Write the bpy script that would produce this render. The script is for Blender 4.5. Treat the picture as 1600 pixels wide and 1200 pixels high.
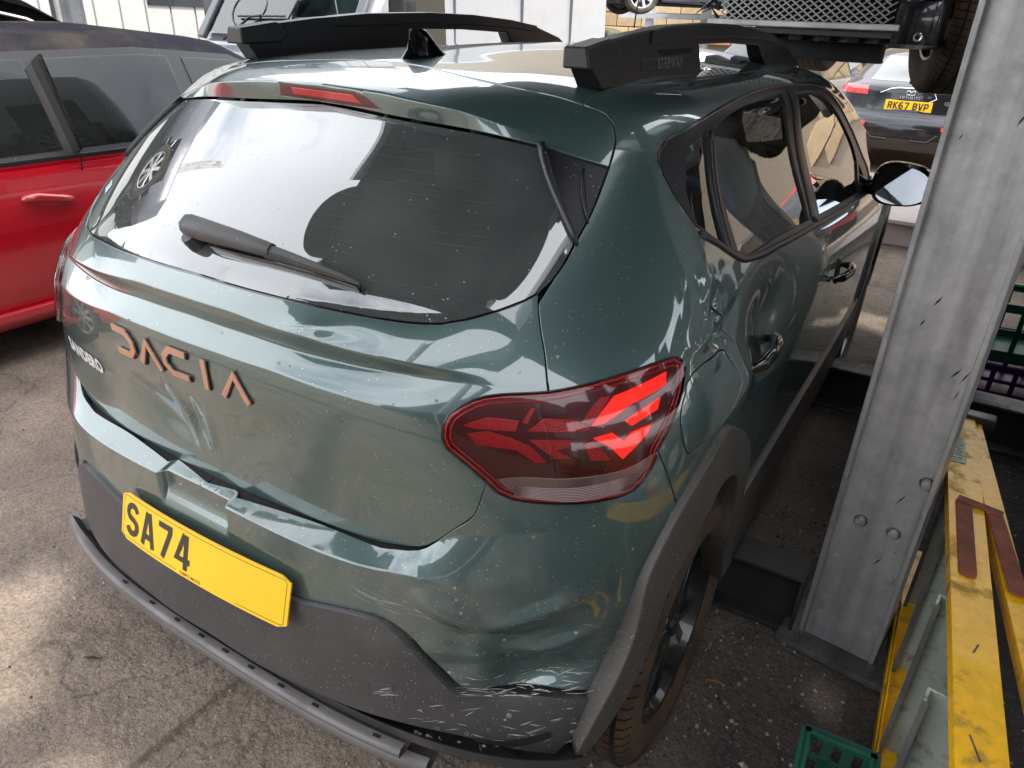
import bpy, bmesh, math, random
import numpy as np
from mathutils import Vector, Matrix, Euler
from mathutils.geometry import delaunay_2d_cdt
for o in list(bpy.data.objects): bpy.data.objects.remove(o, do_unlink=True)
SC = bpy.context.scene
COL = SC.collection
random.seed(7)
R = math.radians
# ---------------------------------------------------------------- camera
CAM = dict(cx=1.1516, cy=-.5955, cz=1.5498, yaw=-.532, pitch=-.465, roll=.041, f=1135.2)
def _cam():
    y, p, r = CAM['yaw'], CAM['pitch'], CAM['roll']
    F = Vector((math.sin(y)*math.cos(p), math.cos(y)*math.cos(p), math.sin(p)))
    Rt = Vector((math.cos(y), -math.sin(y), 0)); U = Rt.cross(F)
    R2 = Rt*math.cos(r)+U*math.sin(r); U2 = U*math.cos(r)-Rt*math.sin(r)
    cd = bpy.data.cameras.new('camera'); co = bpy.data.objects.new('camera', cd); COL.objects.link(co)
    m = Matrix((R2, U2, -F)).transposed().to_4x4(); m.translation = Vector((CAM['cx'], CAM['cy'], CAM['cz']))
    co.matrix_world = m
    cd.sensor_width = 36; cd.lens = CAM['f']/1600*36; cd.clip_start = .02; cd.clip_end = 500
    SC.camera = co
_cam()
# ---------------------------------------------------------------- sky, sun, exposure
SUN_AZ, SUN_EL = R(108), R(52)       # azimuth clockwise from +Y
W = bpy.data.worlds.new("World"); SC.world = W; W.use_nodes = True
nt = W.node_tree; nt.nodes.clear()
out = nt.nodes.new('ShaderNodeOutputWorld'); bg = nt.nodes.new('ShaderNodeBackground')
sky = nt.nodes.new('ShaderNodeTexSky'); sky.sky_type = 'NISHITA'; sky.sun_disc = False
sky.sun_elevation = SUN_EL; sky.sun_rotation = SUN_AZ; sky.air_density = 1.2; sky.dust_density = 2.5
tc = nt.nodes.new('ShaderNodeTexCoord'); mp = nt.nodes.new('ShaderNodeMapping'); mp.inputs['Scale'].default_value = (1, 1, 2.6)
nz = nt.nodes.new('ShaderNodeTexNoise'); nz.inputs['Scale'].default_value = 2.2; nz.inputs['Detail'].default_value = 6; nz.inputs['Roughness'].default_value = .55
cr = nt.nodes.new('ShaderNodeValToRGB'); cr.color_ramp.elements[0].position = .22; cr.color_ramp.elements[1].position = .52
mx = nt.nodes.new('ShaderNodeMix'); mx.data_type = 'RGBA'; mx.inputs[7].default_value = (10.0, 10.3, 10.8, 1)
nt.links.new(tc.outputs['Generated'], mp.inputs['Vector']); nt.links.new(mp.outputs[0], nz.inputs['Vector'])
nt.links.new(nz.outputs['Fac'], cr.inputs[0]); nt.links.new(cr.outputs[0], mx.inputs[0])
nt.links.new(sky.outputs[0], mx.inputs[6]); nt.links.new(mx.outputs[2], bg.inputs[0]); nt.links.new(bg.outputs[0], out.inputs[0])
bg.inputs[1].default_value = .15
sd = bpy.data.lights.new('sun', 'SUN'); sd.energy = 3.2; sd.angle = R(2.2); sd.color = (1, .93, .82)
so = bpy.data.objects.new('sun', sd); COL.objects.link(so)
sdir = Vector((math.sin(SUN_AZ)*math.cos(SUN_EL), math.cos(SUN_AZ)*math.cos(SUN_EL), math.sin(SUN_EL)))
so.rotation_euler = sdir.to_track_quat('Z', 'Y').to_euler()
SC.view_settings.view_transform = 'Standard'; SC.view_settings.look = 'None'; SC.view_settings.gamma = 1
SC.view_settings.use_curve_mapping = False; SC.view_settings.exposure = 1.25
SC.cycles.max_bounces = 8; SC.cycles.transparent_max_bounces = 12; SC.cycles.glossy_bounces = 4
SC.cycles.caustics_reflective = False; SC.cycles.caustics_refractive = False; SC.cycles.sample_clamp_indirect = 6
# ---------------------------------------------------------------- materials
def mat(name, col, rough=.5, metal=0., coat=0., spec=.5, bump=None, vary=None, emit=None, dust=0., dirt=None, coatr=.03, obj_space=True, scratch=0, anis=None):
    """bump=(scale,strength,detail)  vary=(scale,amount)  dirt=(scale,colour,low,high)"""
    m = bpy.data.materials.new(name); m.use_nodes = True; n = m.node_tree; b = n.nodes['Principled BSDF']
    b.inputs['Base Color'].default_value = (*col, 1); b.inputs['Roughness'].default_value = rough
    b.inputs['Metallic'].default_value = metal; b.inputs['Coat Weight'].default_value = coat; b.inputs['Coat Roughness'].default_value = coatr; b.inputs['Coat IOR'].default_value = 1.85 if coat >= 1 else 1.5
    b.inputs['Specular IOR Level'].default_value = spec
    tc = n.nodes.new('ShaderNodeTexCoord'); src = tc.outputs['Object']
    cur = None
    def noise(s, d=4, r=.6):
        t = n.nodes.new('ShaderNodeTexNoise'); t.inputs['Scale'].default_value = s; t.inputs['Detail'].default_value = d; t.inputs['Roughness'].default_value = r
        n.links.new(src, t.inputs['Vector']); return t.outputs['Fac']
    def ramp(f, a, c):
        q = n.nodes.new('ShaderNodeMapRange'); q.inputs[1].default_value = a; q.inputs[2].default_value = c; n.links.new(f, q.inputs[0]); return q.outputs[0]
    def mixc(f, a, c2):
        x = n.nodes.new('ShaderNodeMix'); x.data_type = 'RGBA'
        n.links.new(f, x.inputs[0])
        if isinstance(a, tuple): x.inputs[6].default_value = (*a, 1)
        else: n.links.new(a, x.inputs[6])
        x.inputs[7].default_value = (*c2, 1); return x.outputs[2]
    cur = tuple(col)
    if vary:
        s, a = vary
        cur = mixc(ramp(noise(s, 6), .35, .65), tuple(c*(1+a) for c in col), tuple(c*(1-a) for c in col))
    if dirt:
        s, dc, lo, hi = dirt
        f = ramp(noise(s, 8, .65), lo, hi); cur = mixc(f, cur, dc)
        r2 = n.nodes.new('ShaderNodeMapRange'); r2.inputs[3].default_value = rough; r2.inputs[4].default_value = .85; n.links.new(f, r2.inputs[0]); n.links.new(r2.outputs[0], b.inputs['Roughness'])
        if coat:
            r3 = n.nodes.new('ShaderNodeMapRange'); r3.inputs[3].default_value = coat; r3.inputs[4].default_value = coat*.25; n.links.new(f, r3.inputs[0]); n.links.new(r3.outputs[0], b.inputs['Coat Weight'])
    if dust:
        v = n.nodes.new('ShaderNodeTexVoronoi'); v.inputs['Scale'].default_value = 130; n.links.new(src, v.inputs['Vector'])
        g = ramp(v.outputs['Distance'], .13, .07)
        g2 = ramp(noise(23, 3), .62-.1*dust, .66-.1*dust); g3 = n.nodes.new('ShaderNodeMath'); g3.operation = 'MULTIPLY'; n.links.new(g, g3.inputs[0]); n.links.new(g2, g3.inputs[1])
        cur = mixc(g3.outputs[0], cur, (.55, .53, .48))
        m['speck'] = 1
    if not isinstance(cur, tuple): n.links.new(cur, b.inputs['Base Color'])
    if bump:
        s, st, d = bump
        t = noise(s, d, .65); bp = n.nodes.new('ShaderNodeBump'); bp.inputs['Strength'].default_value = st; bp.inputs['Distance'].default_value = .03 if name == 'gritty_concrete' else .01
        n.links.new(t, bp.inputs['Height']); n.links.new(bp.outputs[0], b.inputs['Normal'])
    if emit: b.inputs['Emission Color'].default_value = (*emit[0], 1); b.inputs['Emission Strength'].default_value = emit[1]
    return m
def glass(name, tint=(.2, .22, .22), dust=0., rough=.0, ior=1.52, film=0., fac=1.5, base=.035):
    m = bpy.data.materials.new(name); m.use_nodes = True; n = m.node_tree; n.nodes.clear()
    o = n.nodes.new('ShaderNodeOutputMaterial'); tr = n.nodes.new('ShaderNodeBsdfTransparent'); tr.inputs[0].default_value = (*tint, 1)
    gl = n.nodes.new('ShaderNodeBsdfGlossy'); gl.inputs['Roughness'].default_value = rough
    fr = n.nodes.new('ShaderNodeFresnel'); fr.inputs['IOR'].default_value = ior
    mm = n.nodes.new('ShaderNodeMath'); mm.operation = 'MULTIPLY_ADD'; mm.inputs[1].default_value = fac; mm.inputs[2].default_value = base; mm.use_clamp = True
    n.links.new(fr.outputs[0], mm.inputs[0])
    mxs = n.nodes.new('ShaderNodeMixShader'); n.links.new(mm.outputs[0], mxs.inputs[0]); n.links.new(tr.outputs[0], mxs.inputs[1]); n.links.new(gl.outputs[0], mxs.inputs[2])
    last = mxs.outputs[0]
    if dust or film:
        tc = n.nodes.new('ShaderNodeTexCoord'); v = n.nodes.new('ShaderNodeTexVoronoi'); v.inputs['Scale'].default_value = 75; n.links.new(tc.outputs['Object'], v.inputs['Vector'])
        mr = n.nodes.new('ShaderNodeMapRange'); mr.inputs[1].default_value = .13; mr.inputs[2].default_value = .06; n.links.new(v.outputs['Distance'], mr.inputs[0])
        nz = n.nodes.new('ShaderNodeTexNoise'); nz.inputs['Scale'].default_value = 18; nz.inputs['Detail'].default_value = 5; n.links.new(tc.outputs['Object'], nz.inputs['Vector'])
        m2 = n.nodes.new('ShaderNodeMapRange'); m2.inputs[1].default_value = .60-.1*dust; m2.inputs[2].default_value = .66-.1*dust; n.links.new(nz.outputs['Fac'], m2.inputs[0])
        ml = n.nodes.new('ShaderNodeMath'); ml.operation = 'MULTIPLY'; n.links.new(mr.outputs[0], ml.inputs[0]); n.links.new(m2.outputs[0], ml.inputs[1])
        n3 = n.nodes.new('ShaderNodeTexNoise'); n3.inputs['Scale'].default_value = 5; n3.inputs['Detail'].default_value = 8; n.links.new(tc.outputs['Object'], n3.inputs['Vector'])
        m3 = n.nodes.new('ShaderNodeMath'); m3.operation = 'MULTIPLY_ADD'; m3.inputs[1].default_value = film; n.links.new(n3.outputs['Fac'], m3.inputs[0]); n.links.new(ml.outputs[0], m3.inputs[2]); m3.use_clamp = True
        df = n.nodes.new('ShaderNodeBsdfDiffuse'); df.inputs[0].default_value = (.38, .42, .40, 1)
        x2 = n.nodes.new('ShaderNodeMixShader'); n.links.new(m3.outputs[0], x2.inputs[0]); n.links.new(last, x2.inputs[1]); n.links.new(df.outputs[0], x2.inputs[2]); last = x2.outputs[0]
    n.links.new(last, o.inputs[0]); return m
M = {}
M['paint'] = mat('teal_grey_paint', (.063, .106, .101), .36, .45, 1., vary=(2.5, .04), dust=1., dirt=(2.2, (.16, .155, .135), .60, .95), bump=(900, .02, 1))
M['paint_d'] = mat('teal_grey_paint_bumper', (.063, .106, .101), .36, .45, 1., vary=(2.5, .04), dust=1.5, dirt=(3.5, (.20, .19, .17), .50, .80))
M['plastic'] = mat('grey_black_plastic', (.045, .043, .045), .52, 0, 0, vary=(6, .12), dust=1.3, dirt=(4, (.15, .14, .125), .50, .95), bump=(700, .10, 2))
M['plastic2'] = mat('arch_trim_plastic', (.050, .046, .040), .45, 0, 0, vary=(6, .12), dust=2, dirt=(5, (.12, .11, .09), .5, .95), bump=(700, .08, 2))
M['satin'] = mat('satin_black', (.012, .012, .014), .38, 0, 0, dust=.6, bump=(900, .04, 2))
M['gloss'] = mat('gloss_black', (.006, .006, .007), .12, 0, .6)
M['skid'] = mat('scuffed_silver_plastic', (.125, .115, .115), .45, .15, 0, vary=(8, .15), dirt=(7, (.10, .09, .08), .48, .7), bump=(120, .1, 4))
M['dark'] = mat('deep_black', (.004, .004, .004), .9)
M['liner'] = mat('matt_black_liner', (.008, .008, .008), .95)
M['glass'] = glass('rear_glass', (.26, .30, .285), .9, film=.24, fac=3.0, base=.06)
M['sglass'] = glass('side_glass', (.72, .78, .76), .3, film=.02)
M['frit'] = mat('black_glass_border', (.006, .006, .007), .06, 0, 1., dust=.8)
M['wire'] = mat('heating_wire', (.42, .24, .15), .5)
M['copper'] = mat('copper_satin', (.50, .27, .18), .40, .35, 0, vary=(40, .06))
M['silver'] = mat('silver_badge', (.62, .63, .64), .3, .9)
M['yellow'] = mat('plate_yellow', (.86, .50, .010), .35, 0, .4, vary=(5, .03), dirt=(9, (.5, .36, .12), .62, .9))
M['plate_k'] = mat('plate_black', (.025, .022, .018), .4)
M['rubber'] = mat('tyre_rubber', (.022, .020, .019), .8, dirt=(5, (.10, .065, .035), .42, .72), bump=(90, .15, 4))
M['tyre_brown'] = mat('muddy_tyre', (.07, .042, .022), .85, vary=(9, .35), dirt=(12, (.03, .025, .02), .5, .7), bump=(90, .2, 4))
M['rimk'] = mat('black_rim', (.010, .010, .011), .28, .2, .4, dirt=(6, (.05, .04, .03), .55, .8))
M['rims'] = mat('silver_rim', (.55, .56, .58), .3, .8)
M['red_glow'] = mat('light_bar_red_glow', (.95, .012, .008), .25, 0, .5, emit=((1, .02, .01), .5), bump=(260, .25, 2))  # the lamps are off; a slight glow is added to brighten the bars
M['red_lo'] = mat('dark_red_reflector', (.085, .004, .005), .22, 0, .6)
M['red_mid'] = mat('mid_red_reflector', (.55, .008, .014), .22, 0, .6, bump=(260, .25, 2))
M['clearref'] = mat('ribbed_reflector', (.36, .34, .31), .22, .7)
M['pearl'] = mat('dark_seat_fabric', (.075, .078, .08), .9, bump=(300, .2, 3))
M['headliner'] = mat('pale_headliner', (.35, .34, .32), .9)

# rows: v, yc, zc, w, zs, d, n      (rear centre line, side line, corner depth, corner squareness)
ROWS=[
(-.10,.170,.150,.850,.150,.40,3.0),
(0.00,.158,.220,.872,.220,.42,3.0),
(0.20,.160,.380,.886,.380,.44,2.95),
(0.40,.166,.560,.892,.560,.46,2.85),
(0.60,.166,.740,.892,.740,.48,2.7),
(0.78,.152,.900,.882,.900,.52,2.45),
(0.92,.160,1.02,.850,1.030,.56,2.25),
(1.00,.192,1.093,.818,1.100,.58,2.2),
(1.12,.285,1.190,.768,1.190,.54,2.3),
(1.26,.430,1.300,.712,1.300,.47,2.5),
(1.36,.550,1.378,.668,1.385,.42,2.6),
(1.42,.625,1.425,.620,1.420,.40,2.6),
(1.47,.720,1.446,.555,1.438,.41,2.6),
(1.60,.960,1.468,.400,1.460,.42,2.4),
(1.80,1.30,1.486,.200,1.482,.42,2.4),
(2.00,1.64,1.490,.020,1.489,.30,2.2),
]
_T=np.array(ROWS)
def _nat(x,Y):
    n=len(x);h=np.diff(x);A=np.zeros((n,n));B=np.zeros((n,Y.shape[1]));A[0,0]=A[-1,-1]=1
    for i in range(1,n-1):
        A[i,i-1]=h[i-1];A[i,i]=2*(h[i-1]+h[i]);A[i,i+1]=h[i];B[i]=6*((Y[i+1]-Y[i])/h[i]-(Y[i]-Y[i-1])/h[i-1])
    return np.linalg.solve(A,B)
_M=_nat(_T[:,0],_T[:,1:])
def rowat(v):
    x=_T[:,0];Y=_T[:,1:];v=np.clip(v,x[0],x[-1]);i=np.clip(np.searchsorted(x,v)-1,0,len(x)-2);h=(x[i+1]-x[i])[...,None]
    a=((x[i+1]-v)[...,None])/h;b=1-a
    return a*Y[i]+b*Y[i+1]+((a**3-a)*_M[i]+(b**3-b)*_M[i+1])*h*h/6
def base(s,v):
    """s in 0..1 corner (centre to side), s>1 runs forward along the side: y = yc+d+(s-1)"""
    s=np.asarray(s,float);v=np.asarray(v,float)
    r=rowat(v);yc,zc,w,zs,d,n=[r[...,i] for i in range(6)]
    q=np.clip(np.abs(s),0,1)*math.pi/2
    sn,cs=np.sin(q),np.cos(q)
    rr=((sn/w)**n+(cs/d)**n)**(-1/n)
    x=rr*sn;y=yc+d-rr*cs
    f=np.maximum(np.abs(s)-1,0)
    y=y+f
    # the cabin narrows and its lines sink toward the front
    z=zc+(zs-zc)*sn**2
    up=np.clip((v-.9)/.45,0,1)
    yy=y-1.2
    fw=np.clip(yy,0,3)
    lowb=1-up
    x=x-up*.030*fw**1.5*0-lowb*.012*np.clip(yy-.9,0,3)**2
    z=z-np.clip(1-np.abs(v-1.0)/.35,0,1)*.058*fw*(f>0)
    # windscreen: everything above the belt falls to the belt line toward the front
    bz=1.10-.058*fw*(f>0)
    g=np.clip((y-2.25)/1.15,0,1);fac=1-g**1.7
    hi=np.clip((v-1.0)/.02,0,1)
    zb=np.where(z>bz,bz+(z-bz)*fac,z)
    xb=.80-lowb*0
    edge=np.where(v<1.42,x,.605)
    en=xb-(xb-edge)*fac
    xn=np.where(v<1.42,en,x*en/.605)
    z=np.where(v>1.0,zb,z);x=np.where((v>1.0)&(y>2.25),xn,x)
    return np.stack([np.sign(s+1e-12)*x,y,z],-1)
FL=dict(low=[(0, 0.532), (0.1378, 0.5292), (0.4012, 0.5215), (0.529, 0.5261), (0.608, 0.5093), (0.677, 0.5088), (0.7211, 0.5185), (0.7579, 0.5475), (0.7818, 0.5932), (0.7968, 0.6466), (1.6, 0.6466)],
top=[(0, 0.546), (0.3448, 0.5457), (0.4733, 0.5484), (0.5537, 0.5713), (0.5952, 0.6156), (0.6594, 0.6328), (0.7325, 0.6505), (0.7969, 0.6549), (1.6, 0.6549)],
edge=[(0, 0.976), (0.1424, 0.9746), (0.2795, 0.9599), (0.4206, 0.9475), (0.4948, 0.938), (0.5612, 0.9317), (0.5971, 0.9225), (1.6, 0.9225)],
band=[(0, 0.945), (0.181, 0.9399), (0.2754, 0.932), (0.3923, 0.9261), (0.4951, 0.9224), (0.5633, 0.9187), (0.5972, 0.9125), (1.6, 0.9125)],
crease=[(0, 0.896), (0.1044, 0.8964), (0.2562, 0.8921), (0.3582, 0.8781), (0.4803, 0.8643), (0.5529, 0.8631), (1.6, 0.8631)],
sp=[(0, 1.405), (0.2516, 1.3987), (0.4598, 1.3797), (0.5614, 1.3512), (0.6074, 1.3347), (1.6, 1.3347)],
gt=[(0, 1.369), (0.0175, 1.3667), (0.2925, 1.3529), (0.4737, 1.3394), (0.6013, 1.3195), (1.6, 1.3195)])
_LC={}
def lin(tab,s):
    k=id(tab)
    if k not in _LC:
        g=np.linspace(-.3,1.5,721);y=np.interp(np.abs(g),[t[0] for t in tab],[t[1] for t in tab])
        w=np.exp(-.5*(np.arange(-30,31)*.0025/.018)**2);w/=w.sum()
        _LC[k]=(g[30:-30],np.convolve(y,w,'valid'),tab)
    g,y,_=_LC[k];return np.interp(np.abs(s),g,y)
def sm(a,b,x):
    t=np.clip((x-a)/(b-a+1e-9),0,1);return t*t*(3-2*t)
def bnormal(s,v,e=2e-3):
    a=base(s+e,v)-base(s-e,v);b=base(s,v+e)-base(s,v-e)
    n=np.cross(a,b);return n/(np.linalg.norm(n,axis=-1,keepdims=True)+1e-12)
def shelfA(s): 
    s=np.abs(s);return .050*(1-sm(.45,.80,s)*.999)
def shelf_d(s,v):
    a=np.abs(s);lo=lin(FL['low'],s);tp=lin(FL['top'],s);A=shelfA(s)
    return A*np.clip((tp-v)/(np.maximum(tp-lo,1e-3)),0,1)*(1-.75*sm(.76,1.0,a))
def offs(s,v):
    """outward displacement in metres"""
    a=np.abs(s)
    d=np.zeros(np.broadcast(s,v).shape)
    # bumper step: full below 'low', ramps to zero at 'top'
    if FL:
        lo=lin(FL['low'],s);tp=lin(FL['top'],s);A=shelfA(s)
        t=np.clip((tp-v)/(np.maximum(tp-lo,1e-3)),0,1)
        ff=1-.75*sm(.76,1.0,a)
        d=d+A*t*ff
        # tailgate ledge, hollow band, lower crease
        e=lin(FL['edge'],s);b=lin(FL['band'],s);c=lin(FL['crease'],s)
        fe=1-sm(.42,.60,a);fc=1-sm(.50,.68,a)
        xs=[1.02+0*a,e,b,c,c-.17]
        g=0*v
        def seg(v0,v1,h0,h1):
            return np.where((v<=v0)&(v>v1),h0+(h1-h0)*(v0-v)/np.maximum(v0-v1,1e-4),0)
        E=.019*fe;B=-.012*fe;Cc=.010*fc
        g=seg(xs[0],e,0,E)+seg(e,b,E,B)+seg(b,c,B,Cc)+seg(c,c-.17,Cc,0)
        d=d+g
        sp=lin(FL['sp'],s);gt=lin(FL['gt'],s)
        fs=(1-sm(.36,.64,a))
        d=d+.006*fs*(np.clip((v-gt)/np.maximum(sp-gt,1e-3),0,1)*(v<=sp)+(v>sp)*(1-sm(-.02,.20,v-sp)))
        d=d+dents(s,v)
    return d
def gau(s,v,s0,v0,ws,wv,ang=0):
    c,q=math.cos(ang),math.sin(ang);ds=(s-s0);dv=(v-v0);a=(ds*c+dv*q)/ws;b=(-ds*q+dv*c)/wv
    return np.exp(-(a*a+b*b))
def ridge(s,v,s0,v0,s1,v1,w):
    """a fold: sharp line from p0 to p1"""
    dx,dy=s1-s0,v1-v0;L=dx*dx+dy*dy;t=np.clip(((s-s0)*dx+(v-v0)*dy)/L,0,1)
    r=np.hypot(s-s0-t*dx,v-v0-t*dy)
    return np.exp(-(r/(w*1.5))**2)*np.sin(np.pi*np.clip(t,.04,.96))
def dents(s,v):
    """crash damage, right hand side and tailgate only"""
    d=0*v
    # tailgate: folds that run up from the catch
    tgm=sm(.56,.65,v)
    d=d-.012*tgm*gau(s,v,-.10,.66,.12,.08)
    d=d+tgm*(.007*ridge(s,v,-.02,.56,-.10,.78,.012)-.005*ridge(s,v,.0,.57,-.28,.74,.02)+.005*ridge(s,v,.02,.58,.03,.74,.013)-.004*ridge(s,v,-.04,.60,-.02,.76,.010))
    d=d-.007*gau(s,v,.36,.955,.07,.022)+.006*gau(s,v,.30,.975,.05,.015)
    d=d-.004*gau(s,v,.22,.72,.12,.05,.5)
    # bumper corner pushed in and creased
    d=d-.030*gau(s,v,.70,.32,.10,.10)+.010*ridge(s,v,.56,.36,.66,.33,.02)+.010*ridge(s,v,.66,.33,.78,.40,.015)
    d=d+.012*ridge(s,v,.55,.50,.64,.40,.014)+.012*ridge(s,v,.64,.40,.66,.26,.014)+.013*ridge(s,v,.64,.40,.76,.50,.014)-.012*gau(s,v,.72,.30,.05,.04)+.009*ridge(s,v,.67,.30,.79,.42,.010)
    d=d-.010*ridge(s,v,.66,.24,.80,.30,.015)+.008*ridge(s,v,.62,.22,.66,.33,.02)-.006*ridge(s,v,.79,.60,.815,.36,.01)
    # rear quarter folds and the dished rear door
    a=s>.75
    d=d+np.where(a,-.020*gau(s,v,.97,.93,.07,.08)+.014*ridge(s,v,.90,.93,1.02,.96,.012)-.012*ridge(s,v,.955,1.02,1.0,.86,.010)
       +.012*ridge(s,v,.93,.885,1.03,.90,.012)-.010*ridge(s,v,.98,.90,1.10,.96,.015)
       -.030*gau(s,v,1.34,.86,.20,.09)+.020*gau(s,v,1.12,.80,.09,.06)+.008*ridge(s,v,.92,1.10,.955,.93,.012),0)
    return d
def S(s,v,o=0.):
    s=np.asarray(s,float);v=np.asarray(v,float);s,v=np.broadcast_arrays(s,v)
    X=base(s,v)+bnormal(s,v)*(offs(s,v)+o)[...,None]
    # the roof spoiler overhangs: it is drawn out to the rear
    sp=lin(FL['sp'],s);gt=lin(FL['gt'],s);fs=1-sm(.40,.66,np.abs(s))
    k=fs*.050*np.where(v<=sp,np.clip((v-gt)/np.maximum(sp-gt,1e-3),0,1),(1-sm(-.03,.22,v-sp))/(1-sm(-.03,.22,0*v)))
    X[...,1]-=k
    return X
# ---------------------------------------------------------------- object helpers
def link(o, parent=None):
    COL.objects.link(o)
    if parent is not None: o.parent = parent
    return o
def thing(name, label, cat, loc=(0, 0, 0), rotz=0, group=None):
    o = bpy.data.objects.new(name, None); o.empty_display_size = .1; COL.objects.link(o); o.location = loc; o.rotation_euler = (0, 0, rotz)
    o['label'] = label; o['category'] = cat
    if group: o['group'] = group
    return o
def tag(o, label, cat, group=None):
    o['label'] = label; o['category'] = cat
    if group: o['group'] = group
    return o
def kind(o, k): o['kind'] = k; return o
def meshobj(name, verts, faces, m, parent=None, smooth=False, normals=None, label=None):
    me = bpy.data.meshes.new(name); me.from_pydata([tuple(v) for v in verts], [], [tuple(f) for f in faces])
    if m is not None: me.materials.append(m)
    if smooth or normals is not None: me.shade_smooth()
    me.update()
    if normals is not None: me.normals_split_custom_set_from_vertices([tuple(n) for n in normals])
    o = bpy.data.objects.new(name, me); link(o, parent)
    if label: o['label'] = label
    return o
class MB:
    """collects simple shapes into one mesh"""
    def __init__(s): s.v = []; s.f = []
    def add(s, v, f):
        k = len(s.v); s.v += [Vector(p) for p in v]; s.f += [tuple(i+k for i in q) for q in f]; return s
    def box(s, c, d, rot=None, bev=0.):
        """centre, full size; chamfered when bev>0"""
        bm = bmesh.new(); bmesh.ops.create_cube(bm, size=1)
        bmesh.ops.scale(bm, vec=d, verts=bm.verts)
        if bev: bmesh.ops.bevel(bm, geom=bm.edges[:], offset=bev, segments=2, affect='EDGES', profile=.5)
        if rot is not None: bmesh.ops.rotate(bm, matrix=rot.to_matrix() if isinstance(rot, Euler) else rot, verts=bm.verts)
        bmesh.ops.translate(bm, vec=c, verts=bm.verts); bm.verts.index_update()
        s.add([v.co for v in bm.verts], [[v.index for v in f.verts] for f in bm.faces]); bm.free(); return s
    def beam(s, a, b, w, h, up=(0, 0, 1), bev=0.):
        a, b = Vector(a), Vector(b); d = b-a; L = d.length; x = d.normalized(); z = Vector(up); y = z.cross(x).normalized(); z = x.cross(y)
        m = Matrix((x, y, z)).transposed(); return s.box((a+b)/2, (L, w, h), m, bev)
    def tube(s, pts, r, n=10, cap=True):
        pts = [Vector(p) for p in pts]; rs = r if isinstance(r, (list, tuple)) else [r]*len(pts); V = []; Fc = []; pu = None
        for i, p in enumerate(pts):
            t = (pts[min(i+1, len(pts)-1)]-pts[max(i-1, 0)]).normalized()
            u = pu if pu is not None else (Vector((0, 0, 1)) if abs(t.z) < .9 else Vector((1, 0, 0)))
            u = (u-t*u.dot(t)).normalized(); w = t.cross(u); pu = u
            for k in range(n):
                a = 2*math.pi*k/n; V.append(p+(u*math.cos(a)+w*math.sin(a))*rs[i])
        for i in range(len(pts)-1):
            for k in range(n): Fc.append((i*n+k, i*n+(k+1) % n, (i+1)*n+(k+1) % n, (i+1)*n+k))
        if cap: Fc.append(tuple(range(n))[::-1]); Fc.append(tuple((len(pts)-1)*n+k for k in range(n)))
        return s.add(V, Fc)
    def lathe(s, prof, origin, axis=(1, 0, 0), n=48, a0=0, a1=2*math.pi):
        """prof: (radius, along axis)"""
        ax = Vector(axis).normalized(); u = Vector((0, 0, 1)) if abs(ax.z) < .9 else Vector((0, 1, 0)); u = (u-ax*u.dot(ax)).normalized(); w = ax.cross(u)
        full = abs(a1-a0-2*math.pi) < 1e-6; N = n if full else n+1; V = []; Fc = []
        for j in range(N):
            a = a0+(a1-a0)*j/n
            for r, t in prof: V.append(Vector(origin)+ax*t+(u*math.cos(a)+w*math.sin(a))*r)
        P = len(prof)
        for j in range(n):
            for i in range(P-1): Fc.append((j*P+i, j*P+i+1, ((j+1) % N)*P+i+1, ((j+1) % N)*P+i))
        return s.add(V, Fc)
    def prism(s, poly, f0, f1):
        """poly: list of 2D points; f0/f1 map 2D -> 3D for the two caps"""
        n = len(poly); s.add([f0(*p) for p in poly]+[f1(*p) for p in poly], [tuple(range(n)), tuple(range(n, 2*n))[::-1]]+[(i, i+n, (i+1) % n+n, (i+1) % n) for i in range(n)]); return s
    def build(s, name, m, parent=None, smooth=False, label=None, bevel=None, weld=False):
        o = meshobj(name, s.v, s.f, m, parent, label=label)
        bm = bmesh.new(); bm.from_mesh(o.data); (bmesh.ops.remove_doubles(bm, verts=bm.verts, dist=2e-4) if weld else None); lv_ = [v for v in bm.verts if not v.link_faces]; bmesh.ops.delete(bm, geom=lv_, context='VERTS'); bmesh.ops.recalc_face_normals(bm, faces=bm.faces); bm.to_mesh(o.data); bm.free()
        if smooth:
            o.data.shade_smooth()
            try: o.data.set_sharp_from_angle(angle=R(smooth if smooth is not True else 40))
            except Exception: pass
        if bevel:
            b = o.modifiers.new('bevel', 'BEVEL'); b.width = bevel; b.segments = 2; b.limit_method = 'ANGLE'; b.angle_limit = R(35)
        return o
def dup(root, loc=None, rotz=None, **kw):
    def cp(o, par):
        c = o.copy(); COL.objects.link(c)
        if par is not None: c.parent = par
        for ch in kids.get(o.name, []): cp(ch, c)
        return c
    kids = {}
    for o in bpy.data.objects:
        if o.parent is not None: kids.setdefault(o.parent.name, []).append(o)
    r = cp(root, root.parent)
    if loc is not None: r.location = loc
    if rotz is not None: r.rotation_euler = (0, 0, rotz)
    for k, v in kw.items(): r[k] = v
    return r
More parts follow.
